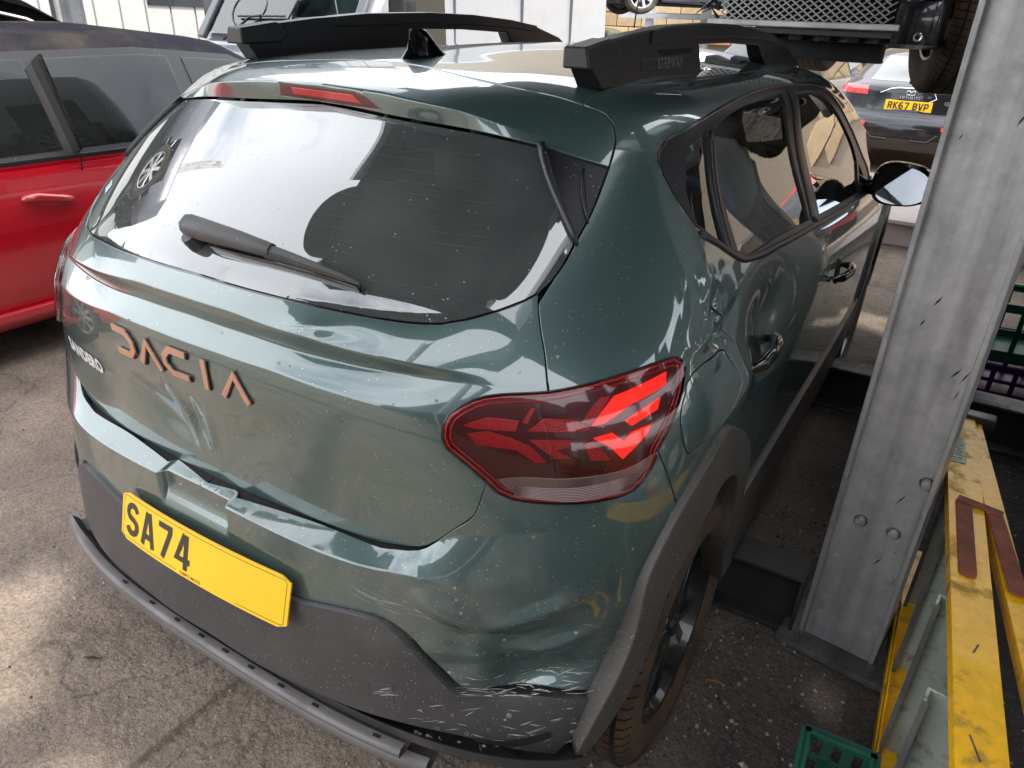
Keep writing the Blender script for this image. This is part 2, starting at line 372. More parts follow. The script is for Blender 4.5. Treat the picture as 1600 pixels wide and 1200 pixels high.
# ---------------------------------------------------------------- panels on the body surface
KS, KV = 1.1, .9
def crom(pts, step=.014, closed=False):
    """Catmull-Rom resampling in (s,v)"""
    P = [np.array(p[:2], float) for p in pts]; n = len(P); outp = []
    for i in range(n if closed else n-1):
        a, b = P[i], P[(i+1) % n]
        p0 = P[(i-1) % n] if closed or i > 0 else 2*a-b
        p3 = P[(i+2) % n] if closed or i < n-2 else 2*b-a
        L = math.hypot((b-a)[0]*KS, (b-a)[1]*KV); k = max(1, int(L/step))
        for j in range(k):
            t = j/k; t2, t3 = t*t, t*t*t
            outp.append(tuple(.5*((2*a)+(b-p0)*t+(2*p0-5*a+4*b-p3)*t2+(3*a-p0-3*b+p3)*t3)))
    if not closed: outp.append(tuple(P[-1]))
    return outp
def path(*segs, closed=True):
    """segs: each a list smoothed on its own; joined with sharp corners"""
    o = []
    for sg in segs:
        q = crom(sg) if len(sg) > 2 else crom(list(sg))
        if o and math.hypot(o[-1][0]-q[0][0], o[-1][1]-q[0][1]) < 2e-3: q = q[1:]
        o += q
    if closed and math.hypot(o[-1][0]-o[0][0], o[-1][1]-o[0][1]) < 2e-3: o = o[:-1]
    return o
def area(p): return .5*sum(p[i][0]*p[(i+1) % len(p)][1]-p[(i+1) % len(p)][0]*p[i][1] for i in range(len(p)))
def inset(p, g):
    """move a closed outline inward by g metres (outward when negative)"""
    p = [(a*KS, b*KV) for a, b in p]
    if area(p) < 0: p = p[::-1]
    n = len(p); o = []
    for i in range(n):
        a, b, c = p[i-1], p[i], p[(i+1) % n]
        d1 = (b[0]-a[0], b[1]-a[1]); d2 = (c[0]-b[0], c[1]-b[1]); l1 = math.hypot(*d1) or 1; l2 = math.hypot(*d2) or 1
        n1 = (-d1[1]/l1, d1[0]/l1); n2 = (-d2[1]/l2, d2[0]/l2); m = (n1[0]+n2[0], n1[1]+n2[1]); q = max(m[0]*m[0]+m[1]*m[1], .6)
        o.append(((b[0]+m[0]*2*g/q)/KS, (b[1]+m[1]*2*g/q)/KV))
    return o
def mirror(p): return [(-a, b) for a, b in p][::-1]
def sym(right):
    """closed outline from a right-half open path that starts and ends on the centre line (s=0)"""
    l = [(-a, b) for a, b in right[::-1]]
    return right+l[1:-1]
def snormal(s, v, off, e=6e-4, fn=None):
    F0 = fn or S; a = F0(s+e, v, off)-F0(s-e, v, off); b = F0(s, v+e, off)-F0(s, v-e, off); n = np.cross(a, b); return n/(np.linalg.norm(n, axis=-1, keepdims=True)+1e-12)
def inside(px, py, poly):
    c = np.zeros(px.shape, bool); n = len(poly)
    for i in range(n):
        x1, y1 = poly[i]; x2, y2 = poly[i-1]
        if y1 == y2: continue
        k = ((y1 > py) != (y2 > py)) & (px < (x2-x1)*(py-y1)/(y2-y1)+x1); c ^= k
    return c
def panel(name, outline, m, parent, gap=.0022, off=0., depth=.014, ds=.02, dv=.016, holes=(), label=None, rim=True, hgap=None, fn=None, warp=None, rnd=.0012):
    SF = fn or (lambda s, v, o: S(s, v, o))
    po = inset(outline, gap); hs = [inset(h, -(hgap if hgap is not None else gap)) for h in holes]
    loops = [po]+hs
    xs = [q[0] for q in po]; ys = [q[1] for q in po]
    gs = np.arange(min(xs), max(xs)+ds, ds); gv = np.arange(min(ys), max(ys)+dv, dv)
    G = np.meshgrid(gs, gv, indexing='ij'); gx, gy = G[0].ravel(), G[1].ravel(); knot = np.zeros(gx.shape, int)
    if warp:
        # rows of the grid follow the feature lines of the body, so that creases stay clean
        cs = [lin(FL[w_] if isinstance(w_, str) else w_, gs) for w_ in warp]; cs = [np.full(gs.shape, min(ys)-.02)]+cs+[np.full(gs.shape, max(ys)+.02)]
        rows = []; kn = []
        for a_, b_ in zip(cs[:-1], cs[1:]):
            n_ = max(1, int(round(float(np.max(b_-a_))/dv)))
            for j in range(n_): rows.append(a_+(b_-a_)*j/n_); kn.append(1 if j == 0 else 0)
            if n_ > 2:
                rows.append(a_+.0035); kn.append(0); rows.append(b_-.0035); kn.append(0)
        gy = np.stack(rows, 1).ravel(); gx = np.repeat(gs, len(rows)); knot = np.tile(np.array(kn)*(1+np.arange(len(kn))), len(gs))
    else:
        rs_ = np.random.RandomState(3); gx = gx+rs_.uniform(-1, 1, gx.shape)*ds*.02
    ok = inside(gx, gy, po)
    for h in hs: ok &= ~inside(gx, gy, h)
    # keep grid points away from the outline
    bp = np.array([(a*KS, b*KV) for l in loops for a, b in l]); g2 = np.stack([gx*KS, gy*KV], 1)
    idx = np.nonzero(ok)[0]; keep = []
    lim = (min(ds*KS, dv*KV)*.45)**2
    for k in range(0, len(idx), 2000):
        q = g2[idx[k:k+2000]]; d = ((q[:, None, :]-bp[None])**2).sum(-1).min(1); keep += list(idx[k:k+2000][d > lim])
    V2 = [Vector((a*KS, b*KV)) for l in loops for a, b in l]; nb = len(V2); V2 += [Vector((gx[i]*KS, gy[i]*KV)) for i in keep]
    edges = []; k = 0
    for l in loops: edges += [(k+i, k+(i+1) % len(l)) for i in range(len(l))]; k += len(l)
    if warp:
        last = {}
        for j, i in enumerate(keep):
            if knot[i]:
                if knot[i] in last and abs(gx[i]-gx[last[knot[i]][1]]) < ds*1.5: edges.append((nb+last[knot[i]][0], nb+j))
                last[knot[i]] = (j, i)
    vo, eo, fo, ov, oe, of = delaunay_2d_cdt(V2, edges, [], 0, 1e-7)
    vs = np.array([(v.x/KS, v.y/KV) for v in vo])
    cen = np.array([vs[list(f)].mean(0) for f in fo]); ok = inside(cen[:, 0], cen[:, 1], po)
    for h in hs: ok &= ~inside(cen[:, 0], cen[:, 1], h)
    F_ = [f for f, o in zip(fo, ok) if o]
    P = SF(vs[:, 0], vs[:, 1], off); N = snormal(vs[:, 0], vs[:, 1], off, fn=fn)
    # orientation
    A = [f if (np.dot(np.cross(P[f[1]]-P[f[0]], P[f[2]]-P[f[0]]), N[f[0]]) > 0) else f[::-1] for f in F_]
    P = list(P); N = list(N)
    if rim:
        for li, l in enumerate(loops):
            n = len(l); q = np.array(l); b3 = SF(q[:, 0], q[:, 1], off); n3 = snormal(q[:, 0], q[:, 1], off, fn=fn)
            t = np.roll(b3, -1, 0)-np.roll(b3, 1, 0); t /= np.linalg.norm(t, axis=1, keepdims=True)+1e-9
            ev = np.cross(t, n3)*(1 if li == 0 else -1)   # outward in-plane (outline runs counter-clockwise)
            if li: ev = -np.cross(t, n3)*(1 if area([(a*KS, b*KV) for a, b in l]) > 0 else -1)
            k = len(P)
            P += list(b3); N += list(n3)
            P += list(b3+ev*rnd-n3*rnd*.8); N += list((ev*.9+n3*.3)/np.linalg.norm(ev*.9+n3*.3, axis=1, keepdims=True))
            P += list(b3+ev*rnd-n3*depth); N += list(ev)
            for r_ in (0, 1):
                for i in range(n):
                    a, b, c, d = k+r_*n+i, k+r_*n+(i+1) % n, k+(r_+1)*n+(i+1) % n, k+(r_+1)*n+i
                    A.append((a, d, c, b) if li == 0 else (a, b, c, d))
    return meshobj(name, P, A, m, parent, normals=N, label=label)
def strip_on(name, pts, w, m, parent, off=-.012, thick=0., label=None, smooth=True, closed=False, taper=None):
    """a ribbon of width w laid along a surface path"""
    q = np.array(crom(pts, .02, closed)); P = S(q[:, 0], q[:, 1], off); N = snormal(q[:, 0], q[:, 1], off)
    if closed: t = np.roll(P, -1, 0)-np.roll(P, 1, 0)
    else: t = np.gradient(P, axis=0)
    t /= np.linalg.norm(t, axis=1, keepdims=True); e = np.cross(t, N); n = len(P); ww = np.full((n, 1), w/2)
    if taper is not None: ww = ww*np.interp(np.linspace(0, 1, n), [x for x, y in taper], [y for x, y in taper])[:, None]
    if thick:
        V = list(P-e*ww)+list(P-e*ww*.8+N*thick)+list(P+e*ww*.8+N*thick)+list(P+e*ww)
        Fc = [(r_*n+i, r_*n+i+1, (r_+1)*n+i+1, (r_+1)*n+i) for r_ in range(3) for i in range(n-1)]
        if closed: Fc += [(r_*n+n-1, r_*n, (r_+1)*n, (r_+1)*n+n-1) for r_ in range(3)]
        if not closed: Fc += [(0, n, 2*n, 3*n), (n-1, 4*n-1, 3*n-1, 2*n-1)]
    else:
        V = list(P-e*ww)+list(P+e*ww); Fc = [(i, i+1, n+i+1, n+i) for i in range(n-1)]
        if closed: Fc += [(n-1, 0, n, 2*n-1)]
    return meshobj(name, V, Fc, m, parent, smooth=smooth, label=label)
def sv_frame(s, v, off=0.):
    s = np.array([s]); v = np.array([v]); e = 1e-3
    p = S(s, v, off)[0]; n = snormal(s, v, off)[0]; x = (S(s+e, v, off)-S(s-e, v, off))[0]; x = x-n*np.dot(x, n); x /= np.linalg.norm(x); y = np.cross(n, x)
    ls = np.linalg.norm((S(s+e, v, off)-S(s-e, v, off))[0])/(2*e); lv = np.linalg.norm((S(s, v+e, off)-S(s, v-e, off))[0])/(2*e)
    return Vector(p), Vector(x), Vector(y), Vector(n), ls, lv
def emboss(name, polys, s0, v0, m, parent, off=.001, thick=.004, label=None, rot=0., flat=False):
    """2D polygons in metres around (s0,v0), bent onto the body and given thickness"""
    p, x, y, n, ls, lv = sv_frame(s0, v0); b = MB(); c_, s_ = math.cos(rot), math.sin(rot)
    for poly in polys:
        q = np.array([(c_*a-s_*c, s_*a+c_*c) for a, c in poly])
        if flat: top = [p+x*a+y*c+n*(off+thick) for a, c in q]; bot = [p+x*a+y*c+n*off for a, c in q]
        else:
            S_ = s0+q[:, 0]/ls; V_ = v0+q[:, 1]/lv; top = S(S_, V_, off+thick); bot = S(S_, V_, off)
        k = len(q); b.add(list(top)+list(bot), [tuple(range(k)), tuple(range(k, 2*k))[::-1]]+[(i, i+k, (i+1) % k+k, (i+1) % k) for i in range(k)])
    return b.build(name, m, parent, label=label)
# lettering: Blender's own font turned into flat polygons
_tc = {}
def text_geo(txt, size, spacing=1.0, bold=0.):
    k = (txt, size, spacing, bold)
    if k not in _tc:
        cu = bpy.data.curves.new('t', 'FONT'); cu.body = txt; cu.size = size; cu.align_x = 'CENTER'; cu.align_y = 'CENTER'; cu.space_character = spacing; cu.offset = bold
        o = bpy.data.objects.new('t', cu); COL.objects.link(o); bpy.context.view_layer.update()
        me = bpy.data.meshes.new_from_object(o.evaluated_get(bpy.context.evaluated_depsgraph_get()))
        _tc[k] = ([tuple(v.co[:2]) for v in me.vertices], [tuple(p.vertices) for p in me.polygons]); bpy.data.objects.remove(o, do_unlink=True); bpy.data.curves.remove(cu); bpy.data.meshes.remove(me)
    return _tc[k]
def text_flat(name, txt, size, p, x, y, n, m, parent, lift=.001, spacing=1., bold=0., sx=1., label=None):
    """flat lettering in the plane p + a*x + b*y"""
    v, f = text_geo(txt, size, spacing, bold); p, x, y, n = Vector(p), Vector(x), Vector(y), Vector(n)
    return meshobj(name, [p+x*(a*sx)+y*b+n*lift for a, b in v], f, m, parent, label=label)
def stroke(pts, w, f=lambda a, b: (a, b)):
    """polyline of even width as quads, mitred"""
    P = [Vector(q) for q in pts]; L = []
    for i, q in enumerate(P):
        a = (q-P[i-1]).normalized() if i else None; b = (P[i+1]-q).normalized() if i < len(P)-1 else None
        if a is None: nrm = Vector((-b.y, b.x))
        elif b is None: nrm = Vector((-a.y, a.x))
        else:
            m_ = Vector((-a.y-b.y, a.x+b.x)); nrm = m_/max(m_.length_squared/2, .75)
        L.append((q+nrm*w/2, q-nrm*w/2))
    return [[tuple(L[i][0]), tuple(L[i+1][0]), tuple(L[i+1][1]), tuple(L[i][1])] for i in range(len(L)-1)]
# registration-plate characters, 50 x 79 units
def arc(cx, cy, rx, ry, a0, a1, n=8): return [(cx+rx*math.cos(R(a0+(a1-a0)*i/n)), cy+ry*math.sin(R(a0+(a1-a0)*i/n))) for i in range(n+1)]
GL = {
 'S': [arc(25, 54.5, 18, 17.5, 15, 180, 8)+arc(25, 54.5, 18, 14, 200, 262, 4)+arc(25, 24, 18, 15.5, 78, 0, 5)+arc(25, 24, 18, 17, -20, -165, 9)],
 'A': [[(6, 0), (22, 79)], [(44, 0), (28, 79)], [(12, 22), (38, 22)]],
 '7': [[(3, 72), (43, 72), (43, 62), (20, 0)]],
 '4': [[(36, 0), (36, 79)], [(50, 21), (7, 21), (30, 79)]],
 'R': [[(7, 0), (7, 72), (30, 72)]+arc(30, 54.5, 13, 17.5, 80, -80, 6)+[(28, 37), (7, 37)], [(28, 37), (43, 0)]],
 'K': [[(7, 0), (7, 79)], [(44, 79), (10, 34)], [(18, 44), (44, 0)]],
 '6': [[(38, 66)]+arc(25, 56, 18, 16, 50, 180, 6)+[(7, 24)]+arc(25, 24, 18, 17, 180, 360, 8)+arc(25, 26, 18, 18, 0, 180, 8)],
 'B': [[(7, 7), (7, 72), (28, 72)]+arc(28, 56.5, 12, 15.5, 80, -80, 5)+[(26, 41), (7, 41)], [(26, 41)]+arc(28, 24, 15, 17, 80, -80, 6)+[(26, 7), (4, 7)]],
 'V': [[(6, 79), (22, 0)], [(44, 79), (28, 0)]],
 'P': [[(7, 0), (7, 72), (30, 72)]+arc(30, 52, 13, 20, 80, -80, 6)+[(28, 32), (7, 32)]],
}
def plate_chars(txt, f, m, parent, name='character', u=.001, pitch=61, w=14, x0=None):
    """f maps plate metres to 3D; one mesh per character"""
    tot = sum(pitch if c != ' ' else 33 for c in txt)-11; x = -tot/2 if x0 is None else x0
    for c in txt:
        if c == ' ': x += 33; continue
        b = MB(); qi = 0
        for st in GL[c]:
            for q in stroke(st, w):
                qi += 1; b.add([f((x+a_)*u, (b_-39.5)*u, .0012+.00006*qi) for a_, b_ in q], [(0, 1, 2, 3)])
        b.build(name, m, parent); x += pitch
# ================================================================ the crashed hatchback
car = thing('crashed_hatchback', 'damaged teal grey hatchback with black roof rails and a dented tailgate, filling the photo', 'car')
TGB = [(0, 0.5382), (0.1599, 0.5409), (0.3334, 0.5460), (0.4670, 0.5467), (0.5121, 0.5538), (0.5465, 0.5644), (0.5673, 0.5866), (0.5906, 0.6268), (0.6120, 0.6655), (0.6173, 0.7063), (0.6209, 0.7448)]
LIN = [(0.6192, 0.7465), (0.5885, 0.7802), (0.5642, 0.8049), (0.5567, 0.8234), (0.5553, 0.8450), (0.5596, 0.8643), (0.5842, 0.8905), (0.6153, 0.9008), (0.6741, 0.9050)]
TGE = [(0.6741, 0.9050), (0.6582, 0.9555), (0.6401, 1.0043), (0.6317, 1.0442), (0.6313, 1.0606)]
GLB = [(0, 1.0181), (0.1039, 1.0159), (0.2051, 1.0133), (0.2888, 1.0102), (0.3650, 1.0066), (0.4307, 1.0029), (0.4696, 1.0020), (0.5035, 1.0044), (0.5352, 1.0134), (0.5815, 1.0319), (0.6137, 1.0485), (0.6313, 1.0606)]
GLR = [(0.6313, 1.0606), (0.6505, 1.0866), (0.6684, 1.1209), (0.6807, 1.1534)]
FIN = [(0.6807, 1.1534), (0.6520, 1.2154), (0.6242, 1.2707), (0.6013, 1.3195)]
GLT = [(0.6013, 1.3195), (0.4737, 1.3394), (0.2925, 1.3529), (0.1327, 1.3623), (0, 1.3670)]
TGR = [(0.6807, 1.1534), (0.7029, 1.2090), (0.7226, 1.2831), (0.7306, 1.3328), (0.7272, 1.3593), (0.7122, 1.3818), (0.6969, 1.3943), (0.6699, 1.4022)]
SEAM = [(0.6699, 1.4022), (0.5834, 1.4276), (0.3642, 1.4633), (0.1741, 1.4909), (0, 1.5023)]
LOUT = [(0.6741, 0.9050), (0.7179, 0.9128), (0.7813, 0.9251), (0.8300, 0.9314), (0.8483, 0.9318), (0.8634, 0.9231), (0.8678, 0.9110), (0.8633, 0.8758), (0.8480, 0.8329), (0.8274, 0.7890)]
LBOT = [(0.8274, 0.7890), (0.8191, 0.7561), (0.7975, 0.7205), (0.7526, 0.7088), (0.6962, 0.7084), (0.6538, 0.7142), (0.6353, 0.7250), (0.6192, 0.7465)]
QB = [(0.8274, 0.7890), (0.8474, 0.7368), (0.8773, 0.6480)]
ARO = [(0.8773, 0.6480), (0.9147, 0.7004), (0.9649, 0.7350), (1.0050, 0.7361), (1.0474, 0.7161)]
ARO_R = [(0.7785, 0.1309), (0.7939, 0.2350), (0.8186, 0.3938), (0.8303, 0.5135), (0.8528, 0.5903), (0.8773, 0.6480)]
DS = [(0.9334, 1.1336), (0.9373, 1.0999), (0.9393, 1.0424), (0.9681, 0.9853), (1.0309, 0.9185), (1.0791, 0.8553), (1.1050, 0.7820), (1.1250, 0.6780)]
ARO_F = [(1.1250, 0.6780), (1.1650, 0.6442), (1.2348, 0.5710), (1.2786, 0.4834), (1.2982, 0.3811), (1.3047, 0.2984)]
DLO = [(0.9334, 1.1336), (0.8670, 1.2158), (0.8261, 1.2733), (0.8168, 1.3031), (0.8304, 1.3200), (0.8693, 1.3355), (1.0301, 1.3635), (1.3916, 1.3964), (1.7149, 1.3991), (2.0704, 1.3830), (2.3081, 1.3443), (2.6091, 1.2821), (2.8653, 1.2087), (3.1199, 1.0862), (3.2148, 0.9941)]
DLB = [(3.2148, 0.9941), (2.9689, 0.9437), (2.8190, 0.9438), (1.9403, 0.9704), (1.4361, 0.9893), (1.1965, 1.0130), (1.0904, 1.0432), (0.9334, 1.1336)]
RSL = [(0.6699, 1.4022), (0.7028, 1.4464), (0.7887, 1.4655), (0.9851, 1.4735), (1.5823, 1.4755), (3.0, 1.472)]
FDS = [(1.9158, 0.9704), (2.0203, 0.8407), (2.0667, 0.7159), (2.0567, 0.5531), (2.0156, 0.3811)]
ARI = [(0.7904, 0.1179), (0.8220, 0.2453), (0.8470, 0.3860), (0.8660, 0.4801), (0.8880, 0.5150), (0.9369, 0.5747), (0.9867, 0.6025), (1.0472, 0.5963), (1.1205, 0.5656), (1.1793, 0.5093), (1.2103, 0.4151), (1.2215, 0.2984), (1.34, .10)]
BMP = [(0, 0.3550), (0.1910, 0.3634), (0.2864, 0.3706), (0.3550, 0.3756), (0.4622, 0.4017), (0.5149, 0.4030), (0.5560, 0.3690), (0.5990, 0.2950), (0.6330, 0.2480)]
BPB = [(0.6330, 0.2480), (0.6751, 0.2480), (0.7179, 0.2490), (0.7739, 0.2400), (0.7939, 0.2350)]

# tailgate skin and spoiler
def STG(s, v, o=0.): return S(s, v, o-shelf_d(s, v))
tg = panel('tailgate', sym(path(TGB, LIN, TGE, GLB[::-1], closed=False)), M['paint'], car, gap=.0012, ds=.011, dv=.008, warp=['crease', 'band', 'edge'], fn=STG)
sp_ol = sym(path([(0, 1.3670), (0.1327, 1.3623), (0.2925, 1.3529), (0.4737, 1.3394), (0.6013, 1.3195)], [(0.6013, 1.3195), (0.7226, 1.2831)], [(0.7226, 1.2831), (0.7306, 1.3328), (0.7272, 1.3593), (0.7122, 1.3818), (0.6969, 1.3943), (0.6699, 1.4022)], SEAM, closed=False))
BRK = [(-.175, 1.399), (0.1457, 1.3962), (0.1902, 1.3878), (0.2402, 1.3647), (-.172, 1.3705)]
BRKO = path(BRK[:2], BRK[1:3], BRK[2:4], [BRK[3], BRK[4]], [BRK[4], BRK[0]])
panel('roof_spoiler', sp_ol, M['paint'], car, gap=.0025, ds=.014, dv=.008, warp=['sp'], holes=[BRKO], hgap=.0005)
bl = panel('brake_light', BRKO, M['red_lo'], car, gap=.001, off=-.001, ds=.02, dv=.01, label='long high brake light')
panel('light_bar', path([(-.125, 1.392), (0.1356, 1.3897)], [(0.1356, 1.3897), (0.1651, 1.3714)], [(0.1651, 1.3714), (-.12, 1.3755)], [(-.12, 1.3755), (-.125, 1.392)]), M['red_mid'], bl, off=.0004, ds=.02, dv=.01, depth=.001)
for k in (1, -1):
    f = path(FIN[::-1], [(0.6807, 1.1534), (0.7029, 1.2090), (0.7226, 1.2831)], [(0.7226, 1.2831), (0.6013, 1.3195)])
    fo = panel('spoiler_fin', f if k > 0 else mirror(f), M['satin'], car, off=-.001, ds=.012, dv=.012)
    strip_on('fin_blade', [(k*a, b) for a, b in [(0.6832, 1.1470), (0.6529, 1.2154), (0.6251, 1.2707), (0.6037, 1.3212)]], .016, M['satin'], fo, off=-.001, thick=.010, taper=[(0, .25), (.5, .8), (1, 1.1)])
    strip_on('fin_rib', [(k*a, b) for a, b in [(0.6976, 1.1863), (0.6853, 1.2355), (0.6794, 1.2794)]], .010, M['satin'], fo, off=-.001, thick=.006, taper=[(0, .2), (.5, 1), (1, .6)])
# glass
GO = sym(path(GLB, GLR, FIN, GLT, closed=False))
rg = panel('rear_window', GO, M['glass'], car, gap=.003, off=-.002, depth=.004, ds=.03, dv=.02, rnd=.0005)
fri = [(0, 1.0520), (0.2104, 1.0474), (0.3739, 1.0415), (0.4537, 1.0427), (0.5152, 1.0662), (0.5633, 1.1082), (0.5865, 1.1693), (0.5829, 1.2288), (0.5596, 1.2822), (0.5179, 1.3077), (0.4320, 1.3217), (0.2943, 1.3326), (0, 1.3430)]
panel('glass_border', inset(GO, .001), M['frit'], rg, off=-.0062, ds=.03, dv=.02, holes=[sym(crom(fri))], rim=False, hgap=0)
hw = MB(); e_ = 0
for i in range(13):
    v0 = 1.075+i*.0195; n = 26; smx = np.interp(v0, [1.05, 1.10, 1.16, 1.22, 1.30], [.47, .53, .555, .55, .50])
    s_ = np.linspace(-smx, smx, n); dip = -.012*(s_/.6)**2
    a = S(s_, v0+dip-.0006, -.0058); b = S(s_, v0+dip+.0006, -.0058)
    hw.add(list(a)+list(b), [(j, j+1, n+j+1, n+j) for j in range(n-1)])
kind(hw.build('heating_wire', M['wire'], rg), 'stuff')
strip_on('glass_seal', [(-a, b) for a, b in GLB[::-1]]+GLB[1:], .010, M['gloss'], rg, off=-.004, thick=.003)
panel('sticker', [(-.575, 1.085), (-.535, 1.08), (-.535, 1.105), (-.575, 1.11)], mat('sticker_white', (.35, .42, .38), .5, vary=(160, .6)), rg, off=-.001, gap=.0, ds=.03, dv=.02, rim=False)
# black liner behind every gap
for pts in (TGB+LIN+TGE+GLR+TGR, ):
    for k in (1, -1): strip_on('gap_liner', [(k*a, b) for a, b in pts], .06, M['liner'], car, off=-.030)
strip_on('gap_liner', [(-a, b) for a, b in SEAM]+SEAM[::-1][1:], .05, M['liner'], car, off=-.014)
# roof
roof_o = path(SEAM[::-1], [(0.6699, 1.4022), (0.7028, 1.4464), (0.7887, 1.4655), (0.9851, 1.4735), (1.5823, 1.4755), (2.35, 1.472)], [(2.35, 1.472), (2.40, 1.60), (2.15, 1.80), (1.75, 1.99)], closed=False)
def SR(s, v, o=0.): return S(s, v, o)
def roof_panel():
    # the roof is a height field over x,y that follows the shell
    ny, nx = 60, 40; V = []; Fc = []; Nn = []
    edge_s = np.array([.6678, .70, .74, .80, .9, 1.0, 1.3, 1.6, 2.0, 2.4, 2.65]); edge_v = np.array([1.3986, 1.43, 1.452, 1.462, 1.468, 1.470, 1.472, 1.472, 1.472, 1.472, 1.472])
    E3 = S(edge_s, edge_v); sm_s = np.linspace(0, .6678, 30); Sm = S(sm_s, np.interp(sm_s, [q[0] for q in SEAM[::-1]], [q[1] for q in SEAM[::-1]]))
    def xr(y): return np.interp(y, E3[:, 1], E3[:, 0])
    ye = np.concatenate([Sm[:, 1], E3[1:, 1]]); xe = np.concatenate([Sm[:, 0], E3[1:, 0]]); ze = np.concatenate([Sm[:, 2], E3[1:, 2]])
    return ye, xe, ze
panel('roof', sym(roof_o), M['paint'], car, gap=.0022, ds=.028, dv=.016)
# body side (quarter panel, cantrail, pillars), doors, bumper, both sides
FLAP = [(0.9888, 0.8959), (0.8923, 0.8927), (0.8762, 0.8663), (0.8675, 0.8346), (0.8723, 0.7951), (0.8881, 0.7511), (0.9149, 0.7531), (1.0177, 0.7606), (1.0447, 0.7762), (1.0684, 0.8088), (1.0493, 0.8436), (1.0157, 0.8801)]
FLAPO = crom(FLAP, closed=True)
def ST(s, v, o=0.):
    return base(s, v)+bnormal(s, v)*(o+.004+.030*(1-sm(.25, .66, v))*(np.abs(s) < .98))[..., None]
def side(k):
    mm = (lambda p: p) if k > 0 else mirror
    dmg = None
    bs = path(TGE[:4], [(0.6317, 1.0442), (0.6505, 1.0866), (0.6684, 1.1209), (0.6807, 1.1534), (0.7029, 1.2090), (0.7226, 1.2831), (0.7306, 1.3328), (0.7272, 1.3593), (0.7122, 1.3818), (0.6699, 1.4022)],
              RSL, [(3.0, 1.472), (3.1418, 1.2349), (3.2589, 1.0985)], [(3.2589, 1.0985), (3.2148, 0.9941)], DLO[::-1], DS, [(1.1250, 0.6780), (1.0474, 0.7161), (1.0050, 0.7361), (0.9649, 0.7350), (0.9147, 0.7004), (0.8773, 0.6480)], QB[::-1], LOUT[::-1])
    q = panel('quarter_panel', mm(bs), M['paint'], car, ds=.013, dv=.010, gap=.0024, holes=[mm(FLAPO)] if k > 0 else ())
    if k > 0:
        panel('fuel_flap', FLAPO, M['paint'], car, ds=.02, dv=.02, gap=.0022)
        strip_on('gap_liner', FLAP, .03, M['liner'], car, off=-.013, closed=True)
    rd = path(DS, ARO_F[:-1], [(1.2982, 0.3811), (1.4825, 0.3684), (2.0129, 0.3684)], FDS[::-1], [(1.9158, 0.9704), (1.4361, 0.9893), (1.1965, 1.0130), (1.0904, 1.0432), (0.9334, 1.1336)])
    rdo = panel('rear_door', mm(rd), M['paint'], car, ds=.014, dv=.010, label='dished and creased rear door' if k > 0 else None)
    fd = path(FDS, [(2.0129, 0.3684), (3.30, .285)], [(3.30, .285), (3.33, .70), (3.1943, 0.9575)], [(3.1943, 0.9575), (2.9689, 0.9437), (2.8190, 0.9438), (1.9158, 0.9704)])
    fdo = panel('front_door', mm(fd), M['paint'], car, ds=.03, dv=.012)
    fr = path([(3.22, .98), (3.33, .70), (3.30, .285)], [(3.30, .285), (3.36, .285), (3.44, .5), (3.6, .64), (3.8, .69), (4.0, .64), (4.15, .5), (4.2, .3)], [(4.2, .3), (4.3, .3)], [(4.3, .3), (4.3, .85), (3.9, .93), (3.22, .98)])
    panel('front_wing', mm(fr), M['paint'], car, ds=.04, dv=.03)
    # sill and lower door trim
    panel('sill_trim', mm(path([(1.2783, 0.3726), (3.36, .29)], [(3.36, .29), (3.33, .10)], [(3.33, .10), (1.34, .10)], [(1.34, .10), (1.2783, 0.3726)])), M['plastic2'], car, off=.010, ds=.04, dv=.02, depth=.05)
    # wheel arch trims, thick lip turned inward
    ar = path([(0.7776, 0.1158), (0.7939, 0.2350), (0.8186, 0.3938), (0.8303, 0.5135), (0.8528, 0.5903), (0.8773, 0.6480), (0.9147, 0.7004), (0.9649, 0.7350), (1.0050, 0.7361), (1.0474, 0.7161), (1.1591, 0.6442), (1.2348, 0.5710), (1.2786, 0.4834), (1.2982, 0.3811), (1.3047, 0.2984), (1.42, .10)], [(1.42, .10), (1.34, .10)], ARI[::-1], [(0.7904, 0.1179), (0.7776, 0.1158)])
    panel('wheel_arch_trim', mm(ar), M['plastic2'], car, off=.012, ds=.012, dv=.012, gap=.001, depth=.055, rnd=.005, fn=ST if k > 0 else None)
    fa = path([(3.30, .10), (3.38, .38), (3.50, .58), (3.66, .69), (3.80, .71), (3.95, .69), (4.10, .58), (4.22, .38), (4.27, .10)], [(4.27, .10), (4.19, .10)], [(4.19, .10), (4.14, .34), (4.04, .50), (3.9, .59), (3.8, .61), (3.68, .59), (3.55, .50), (3.45, .34), (3.38, .10)])
    panel('wheel_arch_trim', mm(fa), M['plastic2'], car, off=.014, ds=.03, dv=.02, depth=.06, rnd=.005)
    # window frame with four panes
    QP = path([(0.8985, 1.3082), (0.9969, 1.3326)], [(0.9969, 1.3326), (1.0636, 1.0684)], [(1.0636, 1.0684), (1.0070, 1.1025), (0.9325, 1.1566)], [(0.9325, 1.1566), (0.9020, 1.2293), (0.8985, 1.3082)])
    RP = path([(1.0413, 1.3286), (1.1392, 1.3486), (1.3431, 1.3686), (1.6863, 1.3735)], [(1.6863, 1.3735), (1.8149, 0.9978)], [(1.8149, 0.9978), (1.2648, 1.0157), (1.1698, 1.0326), (1.1171, 1.0509)], [(1.1171, 1.0509), (1.0413, 1.3286)])
    FP = path([(1.8461, 1.3666), (2.1051, 1.3524), (2.3224, 1.3133), (2.6107, 1.2435), (2.7929, 1.1729), (2.8662, 1.1007)], [(2.8662, 1.1007), (2.8060, 0.9675)], [(2.8060, 0.9675), (1.9678, 0.9930)], [(1.9678, 0.9930), (1.8461, 1.3666)])
